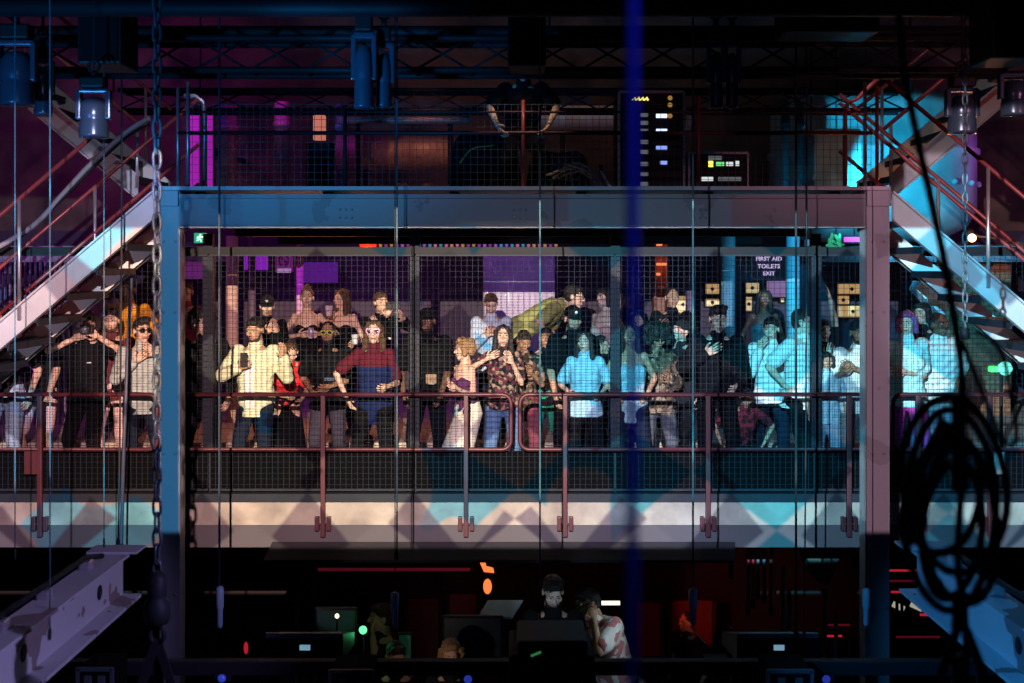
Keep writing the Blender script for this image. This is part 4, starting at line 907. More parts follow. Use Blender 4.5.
t = thing('side_table', 'small black table carrying the drinks bottle', 'table', (q.x, q.y, .12))
MB().box((q.x-.2, q.y-.15, q.z-.03), (q.x+.2, q.y+.25, q.z)).build('table_top', black, t)
for dx in (-.18, .18): MB().box((q.x+dx-.015, q.y, .12), (q.x+dx+.015, q.y+.1, q.z-.03)).build('leg', black, t)
t = thing('boom_stand', 'slim microphone boom stand slanting beside the red-lit person', 'stand', P(735, 662, -1.0))
MB().tube([P(690, 626, -1.0), P(714, 654, -1.0)], .008, 6).build('boom_arm', silver, t)
q = P(714, 654, -1.0); MB().lathe([(.02, 0), (.02, .05)], q, n=10).build('clutch', black, t); MB().tube([q, V(q.x, -1.0, .12)], .012, 8).build('pole', black, t)
for an in (0, 2.1, 4.2): MB().tube([V(q.x, -1, .3), V(q.x+.3*math.cos(an), -1+.3*math.sin(an), .12)], .01, 6).build('leg', black, t)
t = thing('funnel_sheet', 'dark green cloth hopper hanging under the slab by the mauve column', 'cloth', P(824, 562, .9))
MB().prism([P(803, 550, .9), P(843, 550, .9), P(828, 586, .9), P(818, 582, .9)], (0, .4, 0)).build('cloth', mat('dark_green_cloth', (.025, .075, .07), .8), t); MB().tube([P(823, 552, 1.1), V(P(823, 552, 1.1).x, 1.1, 2.545)], .01, 6).build('cord', black, t)
pm = mat('pale_blue_pole_paint', (.16, .26, .34), .4, .2)
for lb, px, y0, y1 in (('upright pale pole behind the right mixing desk', 783, 566, 634), ('second upright pale pole behind the right mixing desk', 789, 590, 634), ('upright pale pole near the green cloth hopper', 825, 589, 630), ('short upright pale pole near the mauve column', 836, 612, 630), ('upright pale pole behind the left mixing desk', 315, 575, 634), ('upright violet pole left of the desks', 297, 600, 640)):
    a, b = P(px, y0, .6), P(px, y1, .6); t = thing('light_stand', lb, 'pole', (a.x, .6, .12))
    MB().tube([V(a.x, .6, .12), a], .02, 8).build('pole', pm, t)
    MB().lathe([(.03, 0), (.03, .02), (.022, .03)], (a.x, .6, .12), n=12).build('foot', black, t)
for lb, px, py in (('red glowing signal lamp just inside the blue column', 181, 613), ('red glowing marker lamp right of the blue column foot', 246, 648), ('dim red marker lamp at far lower right', 978, 648)):
    q = P(px, py, .2); t = thing('signal_lamp', lb, 'lamp', q); MB().ellipsoid(q, (.022, .022, .06), 10, 8).build('glow_tube', redl, t); MB().tube([q+V(0, .03, .0), V(q.x, .23, 0)], .015, 6).build('post', black, t)
rb = mat('hanging_red_cable', (.30, .03, .04), .4); bb2 = mat('hanging_blue_cable', (.10, .16, .22), .4)
for i, (px, py0, py1, m_, lb) in enumerate(((731, 563, 576, bb2, 'short blue cable end hanging under the slab'), (748, 580, 612, rb, 'red cable hanging in the bunch under the slab'), (753, 566, 605, rb, 'longer red cable hanging in the bunch under the slab'), (758, 562, 596, bb2, 'blue cable hanging in the bunch under the slab'), (764, 564, 600, bb2, 'outermost blue cable of the bunch under the slab'), (771, 560, 612, rb, 'dim red cable at the right of the bunch'))):
    a, b = P(px, py0, 1.0), P(px, py1, 1.0); t = thing('hanging_cable', lb, 'cable', b)
    MB().tube([V(a.x+.02, 1.0, 2.545), a, b], .018, 8).build('strand', m_, t); MB().lathe([(.022, 0), (.026, .02), (.022, .08)], b-V(0, 0, .03), n=10).build('plug', black, t)
for lb, px0, py0, px1, py1, y in (('dark red lit door panel behind the red-lit person', 668, 601, 716, 662, 4.0), ('dark red wide panel right of the bending person', 632, 603, 664, 664, 4.1), ('dim maroon cloth panel behind the person in profile', 372, 604, 402, 640, 4.0), ('dim maroon cloth panel behind the large monitor', 404, 600, 442, 640, 4.05), ('dim maroon panel between monitor and sheet stand', 446, 595, 480, 618, 4.1)):
    a, b = P(px0, py0, y), P(px1, py1, y); t = thing('room_divider', lb, 'divider', ((a.x+b.x)/2, y, 0))
    MB().box((a.x, y, .0), (b.x, y+.05, a.z), .01).build('board', mat('maroon_board', (.30, .06, .08), .7), t); [MB().box((x, y-.02, 0), (x+.05, y+.07, a.z)).build('side_post', mat('dark_frame', (.05, .02, .03), .6), t) for x in (a.x, b.x-.05)]
light('red_panel_light', 'SPOT', (2.0, .8, 2.2), (1, .07, .05), 12, target=(2.1, 4.2, 1.1), size=.1, spot=50)
light('person_red_light', 'SPOT', (1.2, .3, 1.9), (1, .10, .04), 70, target=(2.1, 2.2, 1.35), size=.06, spot=26)
# ================================================================ PEOPLE
def capsule(p, q, r0, r1, n=10):
    p, q = Vector(p), Vector(q); d = (q-p); L = max(d.length, 1e-4); d = d/L
    pr = [(0.02*r0, -r0), (.5*r0, -.87*r0), (.87*r0, -.5*r0), (r0, 0), (r1, L), (.87*r1, L+.5*r1), (.5*r1, L+.87*r1), (.02*r1, L+r1)]
    m = MB().lathe(pr, p, d, n); return m
def loft(st, n=16):
    """st: (centre, x vector, y vector) rings, closed at both ends"""
    vs = []; fs = []
    for c, ax, ay in st:
        for k in range(n):
            a = 2*math.pi*k/n; ca, sa = math.cos(a), math.sin(a)
            vs.append(c+ax*math.copysign(abs(ca)**.85, ca)+ay*math.copysign(abs(sa)**.85, sa))
    for i in range(len(st)-1):
        for k in range(n): fs.append((i*n+k, i*n+(k+1) % n, (i+1)*n+(k+1) % n, (i+1)*n+k))
    fs += [tuple(range(n))[::-1], tuple((len(st)-1)*n+k for k in range(n))]
    m = MB(); m.add(vs, fs, True); return m
def ell(c, r, rot=None): return MB().ellipsoid(c, r, 14, 9, rot)
def fuse(parts, vox, smooth=3):
    """melt overlapping closed shapes into one continuous skin; returns (verts, faces)"""
    m = MB()
    for p in parts: m.add(p.v, p.f)
    me = bpy.data.meshes.new('tmp'); me.from_pydata(m.v, [], m.f); me.update()
    bm = bmesh.new(); bm.from_mesh(me); bmesh.ops.recalc_face_normals(bm, faces=bm.faces[:]); bm.to_mesh(me); bm.free()
    o = bpy.data.objects.new('tmp', me); COL.objects.link(o)
    r = o.modifiers.new('r', 'REMESH'); r.mode = 'VOXEL'; r.voxel_size = vox
    if smooth: s = o.modifiers.new('s', 'SMOOTH'); s.factor = .5; s.iterations = smooth
    dg = bpy.context.evaluated_depsgraph_get(); ev = o.evaluated_get(dg); em = ev.to_mesh()
    nv = len(em.vertices); co = np.empty(nv*3, 'f'); em.vertices.foreach_get('co', co); co = co.reshape(-1, 3).astype(float)
    nl = len(em.loops); li = np.empty(nl, 'i'); em.loops.foreach_get('vertex_index', li)
    nf = len(em.polygons); ls = np.empty(nf, 'i'); em.polygons.foreach_get('loop_total', ls)
    ev.to_mesh_clear(); bpy.data.objects.remove(o); bpy.data.meshes.remove(me)
    ends = np.cumsum(ls); fs = [tuple(x) for x in np.split(li, ends[:-1])] if not (ls == 4).all() else [tuple(x) for x in li.reshape(-1, 4)]
    return co, fs
def emit_mesh(name, chunks, mats, parent):
    """chunks: (verts ndarray in world coordinates, faces, material index)"""
    off = np.array(parent_world(parent)); vs = []; fs = []; mi = []; o = 0
    for v, f, k in chunks:
        v = np.asarray([tuple(x) for x in v] if not isinstance(v, np.ndarray) else v); vs.append(v-off); fs += [tuple(int(i)+o for i in q) for q in f]; mi += [k]*len(f); o += len(v)
    me = bpy.data.meshes.new(name); me.from_pydata(np.concatenate(vs).tolist(), [], fs)
    me.polygons.foreach_set('use_smooth', [True]*len(fs)); me.polygons.foreach_set('material_index', mi); me.update()
    ob = bpy.data.objects.new(name, me); COL.objects.link(ob); ob.parent = parent
    for m_ in mats: me.materials.append(m_)
    return ob
# head in its own space: origin mid-head, face towards -Y, 0.235 tall
hp = [ell((0, .012, .032), (.074, .094, .086)), ell((0, -.028, -.03), (.060, .062, .082)), ell((0, -.055, -.092), (.030, .030, .024)), ell((0, .0, -.06), (.058, .06, .05)),
      capsule((0, -.088, .018), (0, -.108, -.018), .009, .0135), ell((0, -.104, -.022), (.018, .013, .010)), capsule((-.036, -.078, .030), (.036, -.078, .030), .013, .013),
      ell((-.042, -.062, -.018), (.024, .022, .022)), ell((.042, -.062, -.018), (.024, .022, .022)), ell((-.078, .008, -.004), (.010, .022, .033)), ell((.078, .008, -.004), (.010, .022, .033)),
      capsule((-.018, -.086, -.054), (.018, -.086, -.054), .008, .008), capsule((-.016, -.084, -.066), (.016, -.084, -.066), .009, .009), capsule((0, .02, -.06), (0, .03, -.15), .052, .056)]
HV, HF = fuse(hp, .0065, 2)
face_bits = []
for s_ in (-1, 1):
    face_bits += [(ell((s_*.031, -.076, .010), (.015, .013, .011)), 1), (ell((s_*.031, -.0865, .010), (.0068, .004, .0068)), 2), (capsule((s_*.016, -.090, .030), (s_*.046, -.082, .033), .0048, .0035, 6), 2)]
face_bits += [(capsule((-.019, -.0915, -.056), (.019, -.0915, -.056), .0048, .0048, 6), 3), (capsule((-.016, -.0905, -.065), (.016, -.0905, -.065), .006, .006, 6), 3), (capsule((-.017, -.0955, -.0605), (.017, -.0955, -.0605), .0014, .0014, 6), 2)]
def noisy(co, amp, f):
    n = np.sin(co[:, 0]*f+1.3)*np.sin(co[:, 1]*f*1.1+2)*np.sin(co[:, 2]*f*.9)+.5*np.sin(co[:, 0]*f*2.3+co[:, 2]*f*1.9)
    c = co-co.mean(0); return co+c/np.linalg.norm(c, axis=1, keepdims=True)*(n*amp)[:, None]
HAIR = {}
def hair_proto(style):
    if style in HAIR: return HAIR[style]
    r2 = np.random.default_rng(len(style)*7+3)
    base = [ell((0, .022, .046), (.083, .094, .082)), ell((0, .05, .0), (.078, .062, .075))]
    if style == 'short': base += [ell((0, -.045, .088), (.060, .045, .030))]
    if style == 'crop': base = [ell((0, .020, .044), (.079, .091, .080)), ell((0, .045, .0), (.074, .060, .07))]
    if style == 'quiff': base += [ell((0, -.05, .10), (.062, .05, .035)), ell((.02, -.03, .115), (.06, .06, .03))]
    if style in ('long', 'longwave'):
        base += [ell((0, .055, -.09), (.095, .052, .16)), capsule((-.078, -.012, .05), (-.092, -.008, -.17), .026, .036), capsule((.078, -.012, .05), (.092, -.008, -.17), .026, .036), capsule((-.05, -.05, .095), (-.08, -.03, .02), .022, .022), capsule((.05, -.05, .095), (.08, -.03, .02), .022, .022)]
    if style == 'bob': base += [ell((0, .045, -.03), (.098, .062, .10)), capsule((-.08, -.02, .05), (-.088, -.012, -.075), .026, .03), capsule((.08, -.02, .05), (.088, -.012, -.075), .026, .03), ell((0, -.055, .09), (.06, .035, .028))]
    if style == 'bun': base += [ell((0, .06, .13), (.045, .045, .042))]
    if style == 'tail': base += [capsule((0, .10, .06), (.0, .15, -.12), .035, .018)]
    if style in ('curly', 'afro'):
        R = .115 if style == 'curly' else .15
        for i in range(46 if style == 'curly' else 70):
            th = r2.uniform(0, 6.283); ph = r2.uniform(-.7, 1.0)
            d = Vector((math.cos(th)*math.cos(ph), math.sin(th)*math.cos(ph), math.sin(ph)))
            if d.y < -.45 and d.z < .45: continue
            base.append(ell((d.x*R, .02+d.y*R, .03+d.z*R*.95), (.036, .036, .036)))
        base.append(ell((0, .03, .04), (.105, .105, .105) if style == 'curly' else (.135, .13, .135)))
    v, f = fuse(base, .0085, 2)
    v = noisy(v, .004 if style in ('crop',) else .006, 95 if style != 'longwave' else 60)
    if style == 'afro':                                             # keep the brow clear
        pass
    HAIR[style] = (v, f); return v, f
CAPV = fuse([ell((0, .012, .058), (.086, .100, .075)), ell((0, .02, .04), (.085, .098, .03))], .0085, 2)
BRIM = MB(); 
bv = []
for k in range(13):
    a = math.radians(200+k*140/12); bv.append((.082*math.cos(a), .0+.085*math.sin(a), .048)); 
for k in range(13):
    a = math.radians(200+k*140/12); bv.append((.085*math.cos(a)*1.02, -.01+.165*math.sin(a), .036-.008*abs(math.cos(a))))
nb = len(bv); bv += [(x, y, z-.006) for x, y, z in bv]
BRIM.add(bv, [(k, k+1, k+14, k+13) for k in range(12)]+[(nb+k, nb+k+13, nb+k+14, nb+k+1) for k in range(12)]+[(13+k, 14+k, nb+14+k, nb+13+k) for k in range(12)]+[(k, nb+k, nb+k+1, k+1) for k in range(12)], True)
BEARD = fuse([ell((0, -.045, -.088), (.050, .046, .032)), capsule((-.056, -.02, -.03), (-.040, -.045, -.085), .012, .022), capsule((.056, -.02, -.03), (.040, -.045, -.085), .012, .022), capsule((-.026, -.088, -.044), (.026, -.088, -.044), .006, .006)], .0075, 1)
def skin(c): return mat('skin_%d_%d' % (int(c[0]*100), int(c[1]*100)), c, .5, var=.08, scale=20)
SK = {'l': (.66, .44, .34), 'm': (.52, .32, .22), 't': (.36, .20, .125), 'd': (.15, .080, .05)}
HC = {'k': (.014, .011, .010), 'b': (.075, .035, .018), 'm': (.17, .085, .04), 'f': (.36, .21, .10), 'g': (.35, .33, .30), 'v': (.20, .05, .20)}  # violet entry has purple light mixed into the hair colour
eyew = mat('eye_white', (.46, .43, .41), .3, var=.02); eyed = mat('dark_iris_and_brow', (.02, .013, .01), .4); lipm = mat('lip', (.42, .17, .15), .45)
def cloth(name, c, **k): return mat(name, c, .9, spec=.12, var=k.pop('var', .15), scale=k.pop('scale', 6), bump=k.pop('bump', .35), **k)
def frame_of(f, up):
    f = Vector(f).normalized(); r = f.cross(up).normalized() if abs(f.dot(up)) < .98 else Vector((1, 0, 0)); return r
def ik(S, T, a, b, pole):
    d = T-S; L = min(d.length, (a+b)*.995); L = max(L, abs(a-b)+.02); u = d.normalized()
    x = (a*a-b*b+L*L)/(2*L); h = math.sqrt(max(a*a-x*x, 0)); p = (pole-u*pole.dot(u))
    p = p.normalized() if p.length > 1e-4 else Vector((0, 0, -1))
    return S+u*x+p*h, S+u*L
def hand(W, d, nrm, k, curl):
    """palm at wrist W heading d, palm normal nrm; returns (fused palm parts, finger parts)"""
    d = d.normalized(); nrm = (nrm-d*nrm.dot(d)).normalized(); lat = d.cross(nrm)
    rot = Matrix((lat, d, nrm)).transposed()
    palm = [MB().ellipsoid(W+d*.055*k, (.043*k, .055*k, .017*k), 12, 8, rot), MB().ellipsoid(W+d*.035*k+lat*.025*k+nrm*.008*k, (.018*k, .032*k, .016*k), 10, 6, rot)]
    fing = []
    for i, L in enumerate((.070, .080, .074, .058)):
        b = W+d*(.097-.004*abs(i-1.3))*k+lat*(.030-.0205*i)*k
        a1 = curl*(.55+.1*i); a2 = curl*(1.25+.12*i)
        m1 = b+(d*math.cos(a1)+nrm*math.sin(a1)+lat*(.10-.07*i))*L*.52*k; m2 = m1+(d*math.cos(a2)+nrm*math.sin(a2))*L*.48*k
        fing += [capsule(b-d*.02*k, m1, .0095*k, .0088*k, 7), capsule(m1, m2, .0088*k, .0072*k, 7)]
    b = W+d*.03*k+lat*.036*k; m1 = b+(d*.62+lat*.62+nrm*.35)*.042*k; m2 = m1+(d*.85+lat*.15+nrm*.45*max(curl, .3))*.034*k
    fing += [capsule(b, m1, .0125*k, .0105*k, 7), capsule(m1, m2, .0105*k, .0085*k, 7)]
    return palm, fing
def rotv(v, M): return (np.asarray(M.to_3x3()) @ v.T).T+np.asarray(M.translation)
COUNT = [0]
def person(label, hx, hy, y, sk='l', sex='m', hair=('short', 'k'), yaw=0, lean=4, side=0, head=(0, 0, 0), L=None, R=None, top=None, bot=None, floor=None, cap=None, glasses=None, beard=None, sit=False, group=None, kH=1.0, shoes=(.03, .03, .035), prints=None, poleL=None, poleR=None, curl=.55, hop=None):
    COUNT[0] += 1; rr = np.random.default_rng(COUNT[0]*13)
    if floor is None: floor = BZ if y < 1.75 else TZ
    Hc = P(hx, hy, y); h = Hc.z-floor; th = math.radians(yaw); Fd = V(math.sin(th), -math.cos(th), 0); Rt = V(math.cos(th), math.sin(th), 0); Z = V(0, 0, 1)
    ph = math.radians(lean); ps = math.radians(side)
    U = (Z*math.cos(ph)*math.cos(ps)+Fd*math.sin(ph)+Rt*math.sin(ps)).normalized()
    up_ = max(U.z, -.2)
    lo, hi = (1.58, 1.92) if sex == 'm' else (1.50, 1.80)
    H = min(max(h/(.53+.395*up_), lo), hi)*kH; k = H/1.75
    hd = Hc-U*.395*H                                   # pelvis
    pel = hd
    Bk = U.cross(Rt).normalized()                        # chest-forward axis (roughly Fd)
    if Bk.dot(Fd+Z*-.01) < 0 and lean < 80: Bk = -Bk
    Rx = Bk.cross(U).normalized()
    if Rx.dot(Rt) < 0: Rx = -Rx
    if hop: pel = pel
    root = thing('person', label, 'person', (pel.x, pel.y, floor), group)
    m_ = sex == 'm'
    sh_w = (.178 if m_ else .146)*k; hp_w = (.155 if m_ else .165)*k
    def ring(dist, rx, ry, fwd=0.0, ex=0.0): return (pel+U*dist*k+Bk*fwd*k, Rx*(rx*k+ex), Bk*(ry*k+ex))
    prof = [(-.09, .13, .10, 0), (0, hp_w/k, .115, 0), (.13, .135 if m_ else .122, .098, .005), (.30, .160 if m_ else .142, .112, .012), (.43, .172 if m_ else .143, .103, .005), (.50, .125 if m_ else .105, .078, -.005), (.545, .060 if m_ else .05, .058, -.01)]
    torso = [loft([ring(a, b, c, d) for a, b, c, d in prof])]
    if not m_: torso += [ell(pel+U*.32*k+Bk*.085*k+Rx*s_*.07*k, (.062*k, .062*k, .062*k)) for s_ in (-1, 1)]
    head_up = U.lerp(Z, .55).normalized() if lean < 60 else U
    neck0 = pel+U*.50*k; hc = Hc
    torso.append(capsule(neck0, hc-head_up*.06*k+Bk*-.01, .056*k if m_ else .048*k, .052*k if m_ else .044*k))
    body = list(torso); extras = []
    # legs
    legs = []; trou = []; shoe = []
    for s_ in (-1, 1):
        hj = pel+Rx*s_*.088*k-U*.03*k
        if sit:
            kn = hj+Fd*.43*k+Rx*s_*.06*k+Z*.02; an = V(kn.x, kn.y, 0)+Fd*.05+Z*max(floor+.1, kn.z-.43*k)
        else:
            an = V(pel.x, pel.y, floor+.09*k)+Rt*s_*(.11+.03*rr.random())*k+Fd*(.04*s_*rr.random())
            if lean > 25: an += Fd*.12*math.sin(ph)
            kn, an2 = ik(hj, an, .445*k, .43*k, Fd+Rt*s_*.15); an = an2
        legs += [capsule(hj, kn, .085*k, .058*k), capsule(kn, an, .056*k, .038*k), capsule(kn.lerp(an, .18)-Fd*.015*k, kn.lerp(an, .42)-Fd*.018*k, .052*k, .048*k)]
        trou.append((hj, kn, an))
        ft = an+Fd*.16*k-Z*.05*k
        legs += [capsule(an-Z*.04*k, ft, .034*k, .026*k)]
        shoe.append((an, ft))
    body += legs
    # arms
    arms = {}
    for nm, s_, tgt, pl in (('L', -1, L, poleL), ('R', 1, R, poleR)):
        S = pel+U*.475*k+Rx*s_*sh_w*1.0
        if tgt is None: T = pel+Rt*s_*.25*k+Fd*.10*k-Z*.06*k; cu = curl
        else: T = P(tgt[0], tgt[1], y+(tgt[2] if len(tgt) > 2 else -.25)); cu = tgt[3] if len(tgt) > 3 else curl
        pole = V(*pl) if pl else (Rt*s_*.38-Z*1.0-Fd*.3)
        d0 = (T-S).normalized(); W0 = T-d0*.06
        for _ in range(3):
            E, Wr = ik(S, W0, .295*k, .255*k, pole); fd = (Wr-E).normalized(); W0 = T-fd*.07*k
        arms[nm] = (S, E, Wr, fd)
        body += [capsule(S, E, .048*k if m_ else .037*k, .039*k if m_ else .031*k), capsule(E, Wr, .040*k if m_ else .034*k, .027*k if m_ else .024*k), ell(S, (.055*k,)*3 if m_ else (.042*k,)*3), capsule(E.lerp(Wr, .1), E.lerp(Wr, .4), .042*k if m_ else .035*k, .036*k if m_ else .03*k)]
        nrm = (hc-Wr).normalized()*.4-Rx*s_*.6+Bk*-.5
        pm_, fg = hand(Wr, fd, nrm, k*(1.0 if m_ else .92), cu)
        body += pm_; extras += fg
    bvv, bff = fuse(body, .0125, 3)
    # head matrix
    hy_, hp_, hr_ = (math.radians(a) for a in head)
    base = Matrix((Rt, -Fd, Z)).transposed().to_4x4()
    if lean >= 60:
        base = Matrix((Rx, -(Bk*.2+U*.98).normalized(), (Bk*-.98+U*.2).normalized())).transposed().to_4x4() if False else base
    M = Matrix.Translation(hc) @ base @ Matrix.Rotation(hy_, 4, 'Z') @ Matrix.Rotation(hp_, 4, 'X') @ Matrix.Rotation(hr_, 4, 'Y') @ Matrix.Scale(k*(1.02 if m_ else .96), 4)
    ch = [(bvv, bff, 0), (rotv(HV, M), HF, 0)]
    for e in extras: ch.append((np.array([tuple(v) for v in e.v]), e.f, 0))
    for fbm, mi in face_bits: ch.append((rotv(np.array([tuple(v) for v in fbm.v]), M), fbm.f, mi))
    emit_mesh('body', ch, [skin(SK[sk]), eyew, eyed, lipm], root)
    def onhead(name, vf, m__, par=root): return emit_mesh(name, [(rotv(vf[0], M), vf[1], 0)], [m__], par)
    if hair:
        onhead('hair', hair_proto(hair[0]), mat('hair_'+hair[1], HC[hair[1]], .55, var=.3, scale=40, bump=.5))
    if beard: onhead('beard', BEARD, mat('hair_'+beard, HC[beard], .7, var=.3, scale=40, bump=.5))
    if cap:
        cm_, flip, logo = (list(cap)+[None])[:3]
        cmat = cloth('cap_%d_%d_%d' % tuple(int(x*100) for x in cm_), cm_)
        c_ = onhead('cap', CAPV, cmat)
        bvn = np.array([tuple(v) for v in BRIM.v])*([-1, -1, 1] if flip else [1, 1, 1]); emit_mesh('brim', [(rotv(bvn, M), BRIM.f, 0)], [cmat], c_)
        if logo:
            lg = MB().ellipsoid((0, -.083, .078), (.016, .008, .016), 10, 6); emit_mesh('emblem', [(rotv(np.array([tuple(v) for v in lg.v]), M), lg.f, 0)], [mat('white_thread', (.75, .75, .75), .8)], c_)
    if glasses:
        gm = MB(); lm = MB()
        kind, gc = glasses
        for s_ in (-1, 1):
            if kind == 'heart':
                lm.ellipsoid((s_*.050, -.104, .020), (.020, .006, .018), 10, 6).ellipsoid((s_*.026, -.106, .020), (.018, .006, .018), 10, 6).ellipsoid((s_*.038, -.105, .003), (.021, .006, .022), 10, 6)
                gm.tube([(s_*.038, -.108, -.026), (s_*.010, -.110, .014), (s_*.020, -.110, .040), (s_*.038, -.108, .030), (s_*.056, -.106, .042), (s_*.070, -.102, .014)], .009, 6, closed=True)
            else:
                lm.ellipsoid((s_*.034, -.097, .010), (.028, .006, .019), 12, 6)
                gm.tube([(s_*.034+.029*math.cos(a/12*6.283), -.0995, .010+.020*math.sin(a/12*6.283)) for a in range(12)], .0055, 6, closed=True)
            gm.tube([(s_*.058, -.088, .016), (s_*.080, -.02, .014), (s_*.080, .012, .008)], .003, 6)
        gm.tube([(-.008, -.101, .014), (.008, -.101, .014)], .003, 6)
        g = emit_mesh('sunglasses', [(rotv(np.array([tuple(v) for v in gm.v]), M), gm.f, 0)], [mat('frame_%d_%d' % (int(gc[0]*100), int(gc[1]*100)), gc, .3)], root)
        emit_mesh('lenses', [(rotv(np.array([tuple(v) for v in lm.v]), M), lm.f, 0)], [mat('black_lens' if kind != 'yellow' else 'yellow_lens', (.01, .01, .012) if kind != 'yellow' else (.55, .55, .06), .08)], g)
    # clothes
    if top:
        tm, sleeve, hem = top[0], top[1], top[2]; loose = top[3] if len(top) > 3 else 0.0
        ex = .014+loose
        p2 = [(a, b, c, d) for a, b, c, d in prof if a > hem+.03 and a < (.33 if sleeve == 'strap' else .52)]
        rw = np.interp(hem, [q[0] for q in prof], [q[1] for q in prof]); rd = np.interp(hem, [q[0] for q in prof], [q[2] for q in prof])
        if hem < -.09: rw, rd = .165, .125
        st = [ring(hem, rw, rd, 0, ex+.012)]+[ring(a, b, c, d, ex) for a, b, c, d in p2]
        if sleeve == 'strap': st.append(ring(.36, .145, .108, .012, ex))
        sp = [loft(st)]
        if not m_: sp += [ell(pel+U*.32*k+Bk*.085*k+Rx*s_*.07*k, (.062*k+ex,)*3) for s_ in (-1, 1)]
        for nm, s_ in (('L', -1), ('R', 1)):
            S, E, Wr, fd = arms[nm]; r0 = (.050 if m_ else .042)*k; r1 = (.040 if m_ else .034)*k
            if sleeve in ('short', 'long'): sp.append(ell(S, (r0+.004+ex*.65,)*3))
            if sleeve == 'short': sp.append(capsule(S, S.lerp(E, .72), r0+ex*.7, r1+ex+.010))
            if sleeve == 'long': sp += [capsule(S, E, r0+ex*.65, r1+ex*.85), capsule(E, E.lerp(Wr, .92), r1+ex*.85, .027*k+ex*.9)]
            if sleeve == 'strap': sp += [capsule(pel+U*.36*k+Rx*s_*.075*k+Bk*.10*k, pel+U*.50*k+Rx*s_*.075*k+Bk*.03*k, .010, .010, 6), capsule(pel+U*.50*k+Rx*s_*.075*k+Bk*.03*k, pel+U*.36*k+Rx*s_*.075*k-Bk*.11*k, .010, .010, 6)]
        if sleeve in ('short', 'long'): sp.append(capsule(pel+U*.49*k, pel+U*.54*k, .072*k+ex*.5, .066*k+ex*.3))
        v, f = fuse(sp, .0135, 3)
        zz = v @ np.array(tuple(U)); a_ = np.arctan2((v-np.array(tuple(pel))) @ np.array(tuple(Bk)), (v-np.array(tuple(pel))) @ np.array(tuple(Rx)))
        amp = .0045+loose*.12
        c = np.array(tuple(pel))+np.outer((v-np.array(tuple(pel))) @ np.array(tuple(U)), np.array(tuple(U))); dirn = v-c; dirn /= np.maximum(np.linalg.norm(dirn, axis=1, keepdims=True), 1e-4)
        v = v+dirn*(amp*np.sin(a_*5+zz*23+COUNT[0])*np.sin(zz*31+a_*2))[:, None]
        sh = emit_mesh('shirt' if m_ or sleeve in ('short', 'long') else 'top', [(v, f, 0)], [tm], root)
        if len(top) > 4:
            m2, th2 = top[4]; sh.data.materials.append(m2); q0 = np.array(tuple(pel-root.location)); uu, rx = np.array(tuple(U)), np.array(tuple(Rx))
            for pg in sh.data.polygons:
                c_ = np.array(pg.center)-q0
                if c_ @ uu > th2*k or abs(c_ @ rx) > .185*k: pg.material_index = 1
        if prints:
            for nm, mt, (dx, dz, rx_, rz_) in prints:
                c0 = pel+U*dz*k+Rx*dx*k+Bk*(.118*k+ex+.004)
                rot = Matrix((Rx, Bk, U)).transposed(); pe = MB().box((-rx_, -.012, -rz_), (rx_, .012, rz_), min(rx_, rz_, .012)*.9); pe.v = [tuple(c0+rot @ Vector(q)) for q in pe.v]
                emit_mesh(nm, [(np.array([tuple(q) for q in pe.v]), pe.f, 0)], [mt], sh)
    if bot:
        bmt, kind = bot; ex = .014; sp = [loft([ring(a, b, c, d, ex) for a, b, c, d in ((-.10, .12, .10, 0), (-.03, .152, .115, 0), (0, hp_w/k, .116, 0), (.07, .148, .108, 0), (.10, .142, .104, 0))])]
        if kind == 'skirt':
            lf = (trou[0][1]+trou[1][1])/2; kc = lf+Z*(-.02)
            sp.append(loft([(pel+U*.08*k, Rx*.155*k, Bk*.115*k), (pel-U*.04*k, Rx*.185*k, Bk*.14*k), (kc+Z*.0, Rt*.20*k, Fd*.17*k), (kc-Z*.14*k, Rt*.205*k, Fd*.175*k)]))
        else:
            for hj, kn, an in trou:
                sp.append(capsule(hj, kn if kind != 'shorts' else hj.lerp(kn, .85), .085*k+ex, (.058 if kind != 'shorts' else .072)*k+ex))
                if kind != 'shorts': sp.append(capsule(kn, an.lerp(kn, .04), .056*k+ex, .045*k+ex))
        v, f = fuse(sp, .0145, 3); emit_mesh('skirt' if kind == 'skirt' else 'shorts' if kind == 'shorts' else 'trousers', [(v, f, 0)], [bmt], root)
    sm = mat('shoe_%d_%d' % (int(shoes[0]*100), int(shoes[2]*100)), shoes, .5)
    for an, ft in shoe:
        v, f = fuse([capsule(an-Z*.045*k, ft-Z*.004, .044*k, .036*k), capsule(an-Z*.05*k, an+Z*.01, .044*k, .042*k)], .012, 2); v[:, 2] = np.maximum(v[:, 2], floor+.002) if not sit else v[:, 2]
        emit_mesh('shoe', [(v, f, 0)], [sm], root)
    return root, arms
